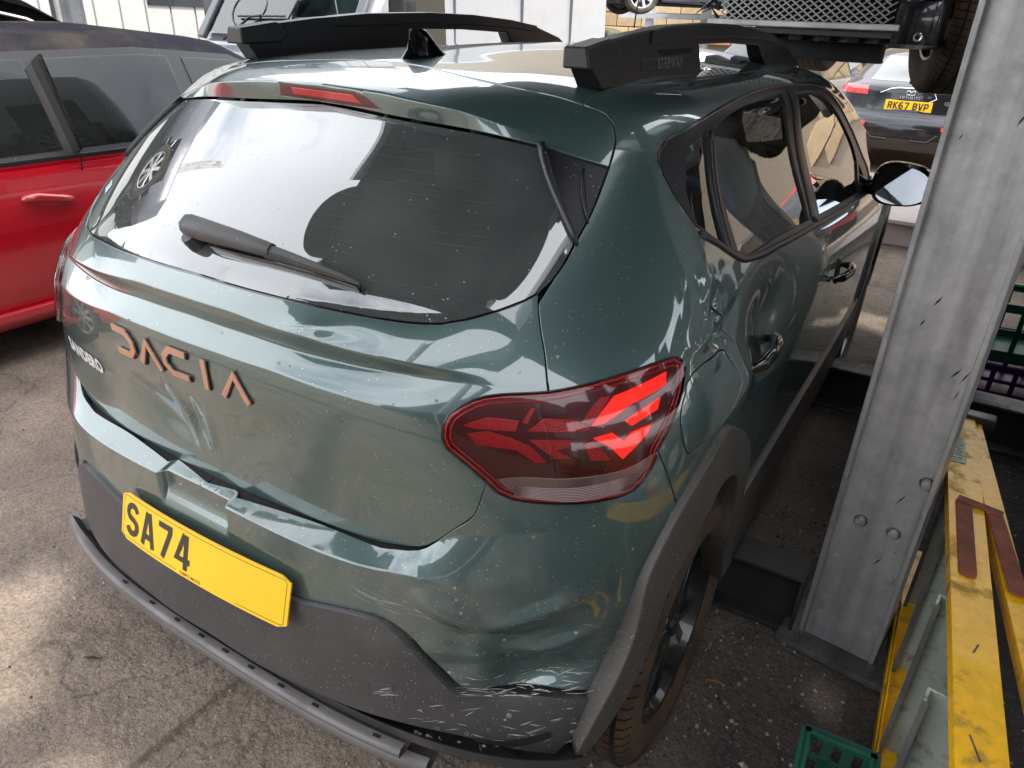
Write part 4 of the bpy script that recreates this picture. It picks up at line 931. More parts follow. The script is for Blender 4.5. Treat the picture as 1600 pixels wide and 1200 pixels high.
# cabin
b = MB(); b.box((0, 1.98, .42), (1.36, 2.3, .06)); b.box((0, 1.15, .98), (1.30, .02, .3)); b.build('cabin_floor', M['pearl'], car)
def seat(x, y, back_h=.62, w=.48):
    sb = MB(); sb.box((x, y+.24, .60), (w, .50, .16), bev=.05); so_ = sb.build('seat', M['pearl'], car, smooth=50)
    sb = MB(); sb.box((x, y-.02, .60+back_h/2), (w*.94, .13, back_h), Euler((R(14), 0, 0)), bev=.05); sb.build('backrest', M['pearl'], so_, smooth=50)
    sb = MB(); sb.box((x, y-.12, .60+back_h+.10), (.26, .09, .17), Euler((R(8), 0, 0)), bev=.04); sb.build('headrest', M['pearl'], so_, smooth=50)
seat(-.36, 2.05); seat(.36, 2.05); 
sb = MB(); sb.box((0, 1.42, .60), (1.24, .46, .16), bev=.05); sb.box((0, 1.17, .86), (1.24, .13, .52), Euler((R(16), 0, 0)), bev=.05); sb.build('rear_bench', M['pearl'], car, smooth=50)
for x in (-.38, 0, .38):
    sb = MB(); sb.box((x, 1.10, 1.17), (.24, .08, .13), bev=.035); sb.build('headrest', M['pearl'], car, smooth=50)
b = MB(); b.box((0, 2.95, .86), (1.34, .42, .26), bev=.06); b.build('dashboard', M['pearl'], car, smooth=50)
b = MB(); pts = [(.36+.18*math.cos(a), 2.66+.05*math.sin(a), .92+.17*math.sin(a)) for a in [2*math.pi*i/24 for i in range(25)]]; b.tube(pts, .014, 8); b.build('steering_wheel', M['gloss'], car, smooth=True)
b = MB(); b.add([(-.5, .72, 1.385), (.5, .72, 1.385), (.50, 2.45, 1.415), (-.50, 2.45, 1.415)], [(0, 1, 2, 3)]); b.build('headliner', M['headliner'], car)
b = MB(); b.box((0, .72, .97), (1.2, .70, .02)); b.build('parcel_shelf', M['pearl'], car)
# ================================================================ ground
M['tarmac'] = mat('gritty_concrete', (.275, .215, .170), .92, vary=(1.3, .16), dirt=(2.3, (.16, .132, .112), .48, .80), bump=(38, .9, 12))
def ground():
    n = 170; xs = np.concatenate([np.linspace(-90, -4, 14)[:-1], np.linspace(-4, 3.4, n), np.linspace(3.4, 90, 14)[1:]]); ys = np.concatenate([np.linspace(-90, -1.6, 12)[:-1], np.linspace(-1.6, 5.5, n), np.linspace(5.5, 120, 16)[1:]])
    rr = np.random.RandomState(1); G = np.meshgrid(xs, ys, indexing='ij')
    z = GZ+0*G[0]
    near = (np.abs(G[0]+.3) < 3.6) & (np.abs(G[1]-1.9) < 3.4)
    z = z+near*(rr.uniform(-1, 0, G[0].shape)*.004+.004*np.sin(G[0]*7+G[1]*3)*np.sin(G[1]*9-G[0]*2)-.004)
    V = np.stack([G[0], G[1], z], -1).reshape(-1, 3); m = len(ys); Fc = [(i*m+j, (i+1)*m+j, (i+1)*m+j+1, i*m+j+1) for i in range(len(xs)-1) for j in range(m-1)]
    kind(meshobj('ground', V, Fc, M['tarmac'], smooth=True), 'structure')
ground()
nt_ = M['tarmac'].node_tree; b_ = nt_.nodes['Principled BSDF']
# darker concrete on the rack side
tcn = nt_.nodes.new('ShaderNodeTexCoord'); sx = nt_.nodes.new('ShaderNodeSeparateXYZ'); nt_.links.new(tcn.outputs['Object'], sx.inputs[0])
nn = nt_.nodes.new('ShaderNodeTexNoise'); nn.inputs['Scale'].default_value = 1.1; nn.inputs['Detail'].default_value = 7; nt_.links.new(tcn.outputs['Object'], nn.inputs['Vector'])
ma = nt_.nodes.new('ShaderNodeMath'); ma.operation = 'MULTIPLY_ADD'; ma.inputs[1].default_value = 1.2; nt_.links.new(nn.outputs['Fac'], ma.inputs[0]); nt_.links.new(sx.outputs['X'], ma.inputs[2])
mr_ = nt_.nodes.new('ShaderNodeMapRange'); mr_.inputs[1].default_value = 1.0; mr_.inputs[2].default_value = 1.9; nt_.links.new(ma.outputs[0], mr_.inputs[0])
my_ = nt_.nodes.new('ShaderNodeMapRange'); my_.inputs[1].default_value = 4.6; my_.inputs[2].default_value = 3.6; nt_.links.new(sx.outputs['Y'], my_.inputs[0])
mm_ = nt_.nodes.new('ShaderNodeMath'); mm_.operation = 'MULTIPLY'; nt_.links.new(mr_.outputs[0], mm_.inputs[0]); nt_.links.new(my_.outputs[0], mm_.inputs[1])
mxc = nt_.nodes.new('ShaderNodeMix'); mxc.data_type = 'RGBA'; old = b_.inputs['Base Color'].links[0].from_socket
nt_.links.new(mm_.outputs[0], mxc.inputs[0]); nt_.links.new(old, mxc.inputs[6]); mxc.inputs[7].default_value = (.070, .060, .055, 1)
# small pale chips in the concrete
vv = nt_.nodes.new('ShaderNodeTexVoronoi'); vv.inputs['Scale'].default_value = 120; nt_.links.new(tcn.outputs['Object'], vv.inputs['Vector'])
vr = nt_.nodes.new('ShaderNodeMapRange'); vr.inputs[1].default_value = .22; vr.inputs[2].default_value = .12; nt_.links.new(vv.outputs['Distance'], vr.inputs[0])
vc = nt_.nodes.new('ShaderNodeSeparateColor'); nt_.links.new(vv.outputs['Color'], vc.inputs[0]); vg = nt_.nodes.new('ShaderNodeMath'); vg.operation = 'GREATER_THAN'; vg.inputs[1].default_value = .82; nt_.links.new(vc.outputs[0], vg.inputs[0])
vm = nt_.nodes.new('ShaderNodeMath'); vm.operation = 'MULTIPLY'; nt_.links.new(vr.outputs[0], vm.inputs[0]); nt_.links.new(vg.outputs[0], vm.inputs[1])
mx3 = nt_.nodes.new('ShaderNodeMix'); mx3.data_type = 'RGBA'; nt_.links.new(vm.outputs[0], mx3.inputs[0]); nt_.links.new(mxc.outputs[2], mx3.inputs[6]); mx3.inputs[7].default_value = (.36, .32, .29, 1)
nt_.links.new(mx3.outputs[2], b_.inputs['Base Color'])
# loose grit
rg_ = random.Random(5); gm = MB()
for i in range(9000):
    x, y = rg_.uniform(-3.2, 1.9), rg_.uniform(-.9, 4.2); s_ = rg_.choice((.0015, .002, .0025, .004)); z = GZ-.002
    if rg_.random() < .02: s_ *= 2.2
    a = rg_.uniform(0, 6.3); c, d = math.cos(a)*s_, math.sin(a)*s_
    gm.add([(x+c*1.6, y+d*1.6, z), (x-d, y+c, z), (x-c*1.2, y-d*1.2, z), (x+d, y-c, z), (x+rg_.uniform(-.4, .4)*s_, y, z+s_*1.3)], [(0, 1, 4), (1, 2, 4), (2, 3, 4), (3, 0, 4)])
kind(gm.build('grit', mat('grit_stone', (.27, .24, .21), .9, vary=(60, .5))), 'stuff')
def leaf(x, y, a, l, m, lab):
    b = MB(); b.tube([(x, y, GZ+.006), (x+l*.5*math.cos(a), y+l*.5*math.sin(a), GZ+.010), (x+l*math.cos(a), y+l*math.sin(a), GZ+.005)], [.002, .0035, .001], 6); tag(b.build('twig', m), lab, 'twig')
M['wood'] = mat('twig_brown', (.30, .16, .06), .8)
leaf(.92, .88, .2, .05, M['wood'], 'orange brown twig lying on the dark concrete beside the black wheel')
leaf(-.50, .03, .5, .05, mat('dark_bit', (.02, .018, .016), .8), 'thin dark splinter lying on the open concrete at the lower left')
# ================================================================ steel rack
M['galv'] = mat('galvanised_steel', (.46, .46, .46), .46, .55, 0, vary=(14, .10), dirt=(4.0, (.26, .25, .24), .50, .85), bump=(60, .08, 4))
M['galv_d'] = mat('weathered_steel', (.16, .16, .165), .55, .5, 0, vary=(6, .2), dirt=(5, (.07, .065, .06), .45, .7))
M['dsteel'] = mat('dark_painted_steel', (.035, .036, .040), .55, .3, 0, vary=(5, .25), dirt=(6, (.06, .05, .04), .5, .75))
def spangle(m):
    n = m.node_tree; b = n.nodes['Principled BSDF']; src = b.inputs['Base Color'].links[0].from_socket; tc = n.nodes.new('ShaderNodeTexCoord')
    v = n.nodes.new('ShaderNodeTexVoronoi'); v.inputs['Scale'].default_value = 70; n.links.new(tc.outputs['Object'], v.inputs['Vector']); sc = n.nodes.new('ShaderNodeSeparateColor'); n.links.new(v.outputs['Color'], sc.inputs[0])
    mp = n.nodes.new('ShaderNodeMapping'); mp.inputs['Scale'].default_value = (22, 22, 1.6); n.links.new(tc.outputs['Object'], mp.inputs[0]); t = n.nodes.new('ShaderNodeTexNoise'); t.inputs['Scale'].default_value = 1.; t.inputs['Detail'].default_value = 6; n.links.new(mp.outputs[0], t.inputs['Vector'])
    a = n.nodes.new('ShaderNodeMapRange'); a.inputs[3].default_value = .955; a.inputs[4].default_value = 1.03; n.links.new(sc.outputs[0], a.inputs[0])
    c = n.nodes.new('ShaderNodeMapRange'); c.inputs[1].default_value = .35; c.inputs[2].default_value = .65; c.inputs[3].default_value = .72; c.inputs[4].default_value = 1.12; n.links.new(t.outputs['Fac'], c.inputs[0])
    mu = n.nodes.new('ShaderNodeMath'); mu.operation = 'MULTIPLY'; n.links.new(a.outputs[0], mu.inputs[0]); n.links.new(c.outputs[0], mu.inputs[1]); vm = n.nodes.new('ShaderNodeVectorMath'); vm.operation = 'SCALE'; n.links.new(src, vm.inputs[0]); n.links.new(mu.outputs[0], vm.inputs['Scale']); n.links.new(vm.outputs[0], b.inputs['Base Color'])
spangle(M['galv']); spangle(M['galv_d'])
A0 = Vector((1.09, 1.18, 0)); A1 = Vector((1.275, 1.10, 0)); cx_ = (A1-A0).normalized(); cy_ = Vector((-cx_.y, cx_.x, 0)); cx_ = Vector((math.cos(R(-7)), math.sin(R(-7)), 0)); cy_ = Vector((-cx_.y, cx_.x, 0)); CC = A0+cx_*.103+cy_*.09
def column(loc, H=5.2, name='steel_column', label='', group='steel columns of the car rack'):
    t = thing(name, label, 'column', loc, math.atan2(cx_.y, cx_.x), group)
    W2 = .101; D2 = .095
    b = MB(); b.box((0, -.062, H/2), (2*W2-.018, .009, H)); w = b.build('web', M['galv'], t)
    for k in (-1, 1):
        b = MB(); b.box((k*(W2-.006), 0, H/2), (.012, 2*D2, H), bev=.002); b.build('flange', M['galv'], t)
    for x, z in ((-.035, .435), (.045, .435), (.078, .60), (-.05, 1.75), (.05, 1.75)):
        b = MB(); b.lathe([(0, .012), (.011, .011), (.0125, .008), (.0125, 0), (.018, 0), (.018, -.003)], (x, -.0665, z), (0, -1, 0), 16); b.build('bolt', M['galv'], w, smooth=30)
    rr = random.Random(3); sm_ = MB()
    for i in range(14):
        x, z, l, wd, a = rr.uniform(-.07, .08), rr.uniform(.25, 1.6), rr.uniform(.006, .05), rr.uniform(.0008, .003), rr.gauss(.45, .25)
        dx, dz = math.sin(a)*l/2, math.cos(a)*l/2; sm_.add([(x-dx, -.0672, z-dz), (x+wd, -.0672, z), (x+dx, -.0672, z+dz), (x-wd, -.0672, z)], [(0, 1, 2, 3)])
    kind(sm_.build('scuff_mark', M['satin'], w), 'stuff')
    b = MB(); b.box((0, 0, .006), (.30, .28, .018), bev=.002); bp = b.build('base_plate', M['galv_d'], t)
    for x in (-.10, .10):
        for y in (-.115, .115):
            b = MB(); b.lathe([(0, .034), (.010, .033), (.011, .014), (.018, .014), (.018, 0)], (x, y, .012), (0, 0, 1), 6); b.build('anchor_bolt', M['galv_d'], bp)
    for k in (-1, 1):
        for z in (.10, .16, .30):
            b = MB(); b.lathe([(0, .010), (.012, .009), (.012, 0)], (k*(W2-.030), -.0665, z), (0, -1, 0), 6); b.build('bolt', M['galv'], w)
    return t
def dummy_(): pass
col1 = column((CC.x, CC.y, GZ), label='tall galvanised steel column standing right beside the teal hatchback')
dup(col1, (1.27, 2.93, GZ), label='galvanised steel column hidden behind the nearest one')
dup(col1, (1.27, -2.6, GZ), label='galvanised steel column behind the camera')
def ibeam(name, a, b_, h, w, label, m, group, cat='beam'):
    a, b_ = Vector(a), Vector(b_); t = thing(name, label, cat, a, math.atan2((b_-a).y, (b_-a).x), group); L = (b_-a).length
    q = MB(); q.box((L/2, 0, h-.006), (L, w, .012), bev=.002); q.build('top_flange', m, t)
    q = MB(); q.box((L/2, 0, .006), (L, w, .012), bev=.002); q.build('bottom_flange', m, t)
    q = MB(); q.box((L/2, 0, h/2), (L, .008, h-.026)); q.build('web', M['dsteel'], t)
    q = MB(); q.box((L-.006, 0, h/2), (.010, w*.98, h-.026)); q.build('end_plate', M['dsteel'], t)
    return t
ibeam('base_beam', (-.9, 1.19, GZ), (1.075, 1.235, GZ), .20, .115, 'low dark steel beam running from the nearest column under the car', M['dsteel'], 'base beams of the rack')
ibeam('base_beam', (-.9, 2.82, GZ), (2.3, 2.80, GZ), .20, .13, 'far low grey steel beam crossing behind the column foot', M['galv_d'], 'base beams of the rack')
for i, (x0, x1, y, z, lab) in enumerate(((-.52, 1.17, 1.19, 2.16, 'steel arm carrying the raised car over the teal hatchback'), (-.52, 1.17, -.30, 2.16, 'steel arm over the space behind the teal hatchback'),
      (.28, .74, 3.02, 1.44, 'steel arm just below the grille of the raised black car'), (-.75, 1.17, 6.6, 1.50, 'farther steel arm below the raised black car'),
      (1.40, 3.3, 1.19, 2.16, 'steel arm reaching to the right from the nearest column'))):
    ibeam('rack_arm', (x0, y, z), (x1, y, z), .10, .09, lab, M['dsteel'], 'arms of the car rack')
b = MB(); b.beam((1.27, -2.6, 2.20), (1.27, 6.5, 2.20), .10, .14); tag(b.build('tie_beam', M['galv_d']), 'long steel tie beam joining the rack columns high up', 'beam')
# ================================================================ plain cars for the yard
def cmat(name, c, metal=.35): return mat(name, c, .3, metal, .85, vary=(3, .04), dirt=(2.5, (.22, .20, .17), .55, .95))
M['cglass'] = glass('car_glass', (.22, .26, .26), 0)
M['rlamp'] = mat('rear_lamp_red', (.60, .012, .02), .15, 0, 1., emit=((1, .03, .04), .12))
M['hlamp'] = mat('headlamp_clear', (.6, .62, .65), .1, .6, 1.)
M['chrome'] = mat('bright_trim', (.75, .76, .78), .12, 1.)
PROFILES = {
 # y, sill, belt, roof, half width at belt, half width at roof
 'hatch': dict(L=4.1, st=[(0, .42, .72, .74, .55, .45), (.04, .30, .80, .84, .72, .60), (.22, .24, .86, .92, .83, .66), (.95, .20, .93, .985, .87, .70), (1.02, .20, .94, 1.0, .87, .69), (1.65, .18, .95, 1.40, .87, .60), (1.95, .18, .955, 1.46, .87, .58), (2.8, .18, .97, 1.47, .87, .58), (3.45, .18, .99, 1.41, .86, .56), (3.85, .26, 1.0, 1.16, .82, .60), (3.98, .30, .98, 1.0, .78, .62), (4.06, .34, .90, .92, .72, .58), (4.1, .42, .80, .82, .6, .45)], ws=(4, 5), rw=(8, 9), cab=(5, 8)),
 'sedan': dict(L=4.6, st=[(0, .42, .66, .68, .6, .45), (.04, .30, .72, .76, .75, .60), (.25, .22, .80, .85, .86, .66), (1.1, .18, .90, .95, .90, .72), (1.2, .18, .91, .97, .90, .70), (1.95, .17, .93, 1.36, .90, .60), (2.3, .17, .94, 1.42, .90, .58), (3.0, .17, .95, 1.43, .90, .57), (3.6, .18, .96, 1.30, .89, .56), (4.1, .20, .97, 1.05, .88, .66), (4.4, .26, .97, 1.02, .84, .66), (4.55, .32, .90, .96, .78, .6), (4.6, .42, .80, .84, .65, .5)], ws=(4, 5), rw=(8, 9), cab=(5, 8)),
}
def gcar(name, label, paint, loc, rotz, prof='hatch', group='cars parked in the yard', roofm=None, rim='rims', wheels=True, sx=1., sz=1., pillars=(2.75,), cat='car', doors=True, frame=None):
    P_ = PROFILES[prof]; t = thing(name, label, cat, loc, rotz, group); st = P_['st']; body = roofm or paint; frame = frame or M['gloss']
    ys = np.array([s[0] for s in st]); yy = np.unique(np.concatenate([np.linspace(ys[0], ys[-1], 46), ys]))
    T = np.stack([np.interp(yy, ys, [s[k] for s in st]) for k in range(1, 6)], 1)
    def sec(i):
        zs, zb, zr, wb, wr = T[i]; w = wb*1.02; zm = zs+(zb-zs)*.62; g = max(zr-zb, .001)
        return [(w*.90*sx, zs), (w*.97*sx, zs+.05), (w*1.0*sx, zs+(zb-zs)*.3), (w*1.01*sx, zm), (w*.995*sx, zb-.06*min(1, (zb-zs)/.5)), (wb*.985*sx, zb)], [(wb*.97*sx, zb+.004), (wr*1.02*sx+(wb-wr)*.10, zb+g*.86), (wr*.97*sx, zr-.018*min(1, g/.1)), (wr*.8*sx, zr+.002), (wr*.4*sx, zr+.018*min(1, g/.1)), (0, zr+.022*min(1, g/.1))]
    lo = [sec(i)[0] for i in range(len(yy))]; up = [sec(i)[1] for i in range(len(yy))]; n = len(yy)
    # wheel arch cut: faces whose centre lies inside the arch circles are left out
    ay = (.82*P_['L']/4.1, P_['L']-.72*P_['L']/4.1-.0)
    def loft(rows, keep=None, sides=(1, -1)):
        b = MB(); k = len(rows[0])
        for s in sides:
            V = [(s*x, yy[i], z*sz) for i in range(n) for x, z in rows[i]]; Fc = []
            for i in range(n-1):
                for j in range(k-1):
                    if keep is None or keep(i, j): Fc.append((i*k+j, i*k+j+1, (i+1)*k+j+1, (i+1)*k+j) if s > 0 else (i*k+j, (i+1)*k+j, (i+1)*k+j+1, i*k+j+1))
            b.add(V, Fc)
        return b
    def arch(i, j):
        y = (yy[i]+yy[i+1])/2; z = (lo[i][j][1]+lo[i][j+1][1])/2
        return not any((y-a)**2+(z-.31)**2 < .36**2 for a in ay)
    b = loft(lo, arch)
    for i in (0, n-1):
        c = [(x, yy[i], z*sz) for x, z in lo[i]+up[i]]; b.add(c+[(-x, y, z) for x, y, z in c[::-1][1:]], [tuple(range(2*len(c)-1))])
    bo = b.build('body', paint, t, smooth=45)
    y0, y1 = ys[P_['cab'][0]], ys[P_['cab'][1]]; w0 = ys[P_['ws'][0]]; r1 = ys[P_['rw'][1]]
    hood = lambda i: yy[i+1] <= w0+.01; boot = lambda i: yy[i] >= r1-.01
    b = loft(up, lambda i, j: hood(i) or boot(i)); b.build('bonnet', paint, t, smooth=45, weld=True)
    b = loft(up, lambda i, j: not hood(i) and not boot(i) and j >= 2 and y0-.01 <= yy[i] and yy[i+1] <= y1+.01); b.build('roof', roofm or paint, t, smooth=45, weld=True)
    for sd in (1, -1): b = loft(up, lambda i, j: not hood(i) and not boot(i) and yy[i] >= y0-.35 and j == 1, (sd,)); b.build('roof_edge', roofm or paint, t, smooth=45, weld=True)
    b = loft(up, lambda i, j: w0-.01 <= yy[i] and yy[i+1] <= y0+.01 and j >= 2); b.build('windscreen', M['cglass'], t, smooth=45, weld=True)
    b = loft(up, lambda i, j: yy[i] >= y1-.01 and yy[i+1] <= r1+.01 and j >= 2); b.build('rear_window', M['cglass'], t, smooth=45, weld=True)
    for sd in (1, -1): b = loft(up, lambda i, j: not hood(i) and not boot(i) and j == 0, (sd,)); fw = b.build('window_frame', frame, t, smooth=45, weld=True)
    # side windows, slightly proud of the frame
    cuts = [w0+.45]+list(pillars)+[r1-.30]
    for s in (1, -1):
        for a, c in zip(cuts[:-1], cuts[1:]):
            q = MB(); m_ = 8; V = []
            for r_ in range(m_+1):
                y = a+.045+(c-a-.09)*r_/m_; i = np.interp(y, yy, np.arange(n)); i0 = int(min(i, n-2)); f = i-i0
                g = lambda k: tuple(up[i0][k][d]*(1-f)+up[i0+1][k][d]*f for d in (0, 1))
                (xb, zb_), (xt, zt) = g(0), g(1)
                for f2 in (.07, .93): V.append((s*(xb+(xt-xb)*f2+.006), y, (zb_+(zt-zb_)*f2)*sz))
            q.add(V, [(2*r_, 2*r_+1, 2*r_+3, 2*r_+2) for r_ in range(m_)]); q.build('side_window', M['rglass'] if prof == 'redhatch' else M['cwin'], t, smooth=True)
    b = MB(); b.box((0, (y0+y1)/2, .55*sz), (1.5*sx, y1-y0, .55)); b.box((0, (y0+y1)/2-.2, .8*sz), (1.2*sx, .35, .5), bev=.08); b.build('seats', M['pearl'], t)
    b = MB(); b.box((0, P_['L']/2, .22), (1.45*sx, P_['L']-.6, .10)); b.build('underside', M['liner'], t)
    if wheels:
        for y in ay:
            for s in (1, -1): wheel(t, (s*.74*sx, y, .31), s, Rr=.31, W_=.2, rim=.205, style=rim, spokes=8, tread=False)
    return t
M['cwin'] = mat('dark_car_window', (.012, .015, .016), .04, 0, 1.)
M['c_silver'] = cmat('silver_paint', (.42, .44, .46), .6); M['c_black'] = cmat('black_paint', (.008, .008, .011)); M['c_white'] = cmat('white_paint', (.72, .73, .72), 0)
M['c_blue'] = cmat('dark_blue_paint', (.020, .024, .045)); M['c_grey'] = cmat('mid_grey_paint', (.14, .15, .18)); M['c_red'] = mat('bright_red_paint', (.52, .004, .016), .3, 0, 1., vary=(3, .04))
M['c_dusty'] = mat('dusty_black_roof', (.010, .010, .016), .75, .0, .0, spec=.08, vary=(3, .1), dirt=(3, (.045, .040, .034), .42, .75)); M['c_green'] = cmat('green_grey_paint', (.10, .16, .13))
M['rglass'] = glass('tinted_side_glass', (.50, .55, .54), 0, fac=.9, base=.01)
# ---- red car on the left, nose toward the camera side
def red_car():
    X = -2.42
    PROFILES['redhatch'] = dict(L=4.2, st=[(0, .42, .70, .72, .55, .45), (.04, .30, .78, .82, .72, .60), (.22, .24, .84, .90, .84, .66), (.95, .20, .90, .965, .88, .72), (1.02, .20, .905, .98, .88, .70), (1.55, .18, .915, 1.36, .88, .62), (1.85, .18, .92, 1.43, .88, .60), (2.8, .18, .93, 1.455, .88, .60), (3.4, .18, .95, 1.40, .87, .58), (3.95, .24, .98, 1.16, .83, .60), (4.08, .30, .97, .99, .78, .60), (4.16, .34, .88, .9, .72, .56), (4.2, .42, .78, .80, .6, .45)], ws=(4, 5), rw=(8, 9), cab=(5, 8))
    t = gcar('red_hatchback', 'bright red hatchback with dark roof parked alongside at the left edge', M['c_red'], (X-.885, -.90, GZ-.02), 0, 'redhatch', roofm=M['c_dusty'], frame=M['satin'], pillars=(2.27, 2.92 if 0 else 3.02,), group=None)
    return t
rc = red_car()
def on_side(t, y, z, s=1, dx=0.):  # local point on the flank of the red car
    return Vector((s*(.885+dx), y, z))
b = MB(); pts = [(2.27, .93), (2.25, .70), (2.22, .40), (2.18, .24)]
for (y, z), (y2, z2) in zip(pts[:-1], pts[1:]): b.add([(.893, y-.004, z), (.893, y+.004, z), (.893, y2+.004, z2), (.893, y2-.004, z2)], [(0, 1, 2, 3)])
b.build('door_seam', M['dark'], rc)
b = MB(); b.tube([(.885, 1.97, .775), (.905, 1.985, .780), (.925, 2.02, .785), (.928, 2.12, .765), (.915, 2.17, .752), (.885, 2.19, .748)], [.014, .018, .018, .017, .016, .012], 10); b.build('door_handle', M['c_red'], rc, smooth=True)
b = MB(); b.lathe([(0, -.001), (.045, .001), (.055, -.002)], (.884, 2.06, .752), (1, 0, 0), 20); b.build('handle_recess', M['c_red'], rc, smooth=True)
b = MB(); b.box((.888, 2.1, .932), (.012, 2.2, .022), bev=.004); b.build('waist_seal', M['satin'], rc)
b = MB(); b.beam((.878, 2.27, .945), (.708, 2.27, 1.345), .012, .085, up=(1, 0, .4)); b.build('door_pillar', M['gloss'], rc)
b = MB(); b.box((.895, 2.1, .27), (.03, 2.3, .05), bev=.01); b.build('side_skirt', M['c_red'], rc)
for z, d in ((.62, .010), (.50, .006)):
    b = MB(); b.tube([(.884, .9, z-.02), (.890, 1.5, z), (.892, 2.4, z+.015), (.886, 3.1, z+.03)], [.002, d, d, .002], 8); b.build('door_crease', M['c_red'], rc, smooth=True)
b = MB(); b.box((.70, 3.36, 1.02), (.06, .10, .26), bev=.02); b.build('rear_lamp', M['rlamp'], rc)
# ---- second row
sc_ = gcar('dark_roofed_saloon', 'saloon with dark dusty roof and bright window trim behind the red hatchback', M['c_white'], (-5.25, -1.1, GZ), 0, 'sedan', roofm=M['c_dusty'], sz=1.20)
for s in (1, -1):
    b = MB(); b.tube([(s*.86, 1.35, .97*1.13), (s*.76, 1.65, 1.31), (s*.67, 1.98, 1.50), (s*.65, 2.4, 1.545), (s*.65, 3.0, 1.545), (s*.68, 3.5, 1.44), (s*.76, 4.0, 1.21)], .010, 8); b.build('window_trim', M['chrome'], sc_, smooth=True)
v, f = text_geo('ECO', .22, 1.1, .004)
bx = MB(); meshobj('side_lettering', [(.935, 3.2+a, .70+b_) for a, b_ in v], f, M['silver'], sc_)
# ---- big grey van, nose toward the camera
def van():
    t = thing('grey_van', 'large pale grey van with upright windscreen and wipers behind the red hatchback', 'van', (-4.12, 3.55, GZ), 0)
    pf = [(0, .35), (0, .95), (.12, 1.15), (.62, 1.28), (1.30, 2.25), (1.75, 2.48), (5.2, 2.50), (5.25, .35)]
    b = MB(); b.prism(pf, lambda y, z: Vector((.97-.05*max(0, z-1.1), y, z)), lambda y, z: Vector((-.97+.05*max(0, z-1.1), y, z))); b.build('body', M['c_vgrey'], t, bevel=.05)
    n = Vector((0, -.97, .68)).normalized(); d = Vector((0, .68, .97)).normalized()
    o = Vector((0, .62, 1.28)); 
    def W_(x, u, h=0.): return o+Vector((x, 0, 0))+d*u+n*h
    b = MB(); b.add([W_(-.86, .05, .056), W_(.86, .05, .056), W_(.80, 1.08, .056), W_(-.80, 1.08, .056)], [(0, 1, 2, 3)]); b.build('windscreen', M['cglass2'], t)
    b = MB(); b.add([W_(-.84, .07, .053), W_(.84, .07, .053), W_(.78, 1.05, .053), W_(-.78, 1.05, .053)], [(0, 1, 2, 3)]); b.build('cab_interior', M['cabin'], t)
    for k in (-1, 1):
        b = MB(); b.beam(W_(k*.89, 0, .06), W_(k*.82, 1.12, .06), .09, .05, up=n); b.build('windscreen_pillar', M['c_vgrey2'], t, bevel=.01)
    for x0 in (-.55, .15):
        b = MB(); b.tube([W_(x0, -.03, .09), W_(x0+.22, .20, .09), W_(x0+.34, .22, .085)], .010, 8); b.tube([W_(x0+.05, .21, .078), W_(x0+.62, .23, .078)], .009, 6); b.build('wiper', M['satin'], t, smooth=True)
    b = MB(); b.tube([W_(.05, -.05, .05), W_(.12, .10, .09), W_(.28, .62, .14)], [.018, .009, .004], 8); b.build('aerial', M['satin'], t, smooth=True)
    b = MB(); pts = [(-.42+.19*math.cos(a), .98+.03, 1.52+.19*math.sin(a)) for a in [2*math.pi*i/20 for i in range(21)]]; b.tube([W_(-.42+.2*math.cos(a), .30+.18*math.sin(a), .054+.0) for a in [2*math.pi*i/20 for i in range(21)]], .010, 6); b.build('steering_wheel', M['satin'], t, smooth=True)
    for k in (-1, 1):
        b = MB(); b.box((k*1.12, .95, 1.50), (.20, .16, .38), bev=.04); mo = b.build('door_mirror', M['satin'], t, smooth=40); b = MB(); b.box((k*.99, 1.02, 1.42), (.16, .05, .05)); b.build('mirror_arm', M['satin'], mo)
        b = MB(); X = k*(.972); q = [(.80, 1.26), (1.75, 1.26), (1.75, 1.95), (1.28, 1.95)]; b.add([(X*1.0-k*.05*(z-1.1)+k*.004, y, z) for y, z in q], [(0, 1, 2, 3)]); b.build('door_window', M['cwin'], t)
        for y in (1.90, 3.10, 4.20):
            b = MB(); b.box((k*.945, y, 1.5), (.03, .012, 1.9)); b.build('panel_seam', M['c_vgrey2'], t)
        b = MB(); b.box((k*.972, 3.5, .80), (.02, 3.2, .10), bev=.005); b.build('rubbing_strip', M['satin'], t)
        b = MB(); b.box((k*.80, -.0, .82), (.32, .10, .22), bev=.04); b.build('headlamp', M['hlamp'], t, smooth=40)
        for y in (.95, 4.3): wheel(t, (k*.85, y, .34), k, Rr=.34, W_=.22, style='rims', spokes=8, tread=False)
    b = MB(); b.box((0, -.03, .48), (1.8, .16, .30), bev=.05); b.build('bumper', M['satin'], t, smooth=40)
    return t
M['c_vgrey'] = mat('pale_grey_van_paint', (.30, .32, .35), .35, 0, .8, dirt=(3, (.25, .25, .25), .55, .9)); M['c_vgrey2'] = mat('van_trim_grey', (.10, .11, .13), .4, 0, .3)
M['cglass2'] = glass('van_windscreen', (.55, .66, .64), 0); M['cabin'] = mat('cab_inside', (.16, .19, .18), .9, vary=(2.5, .7))
van()
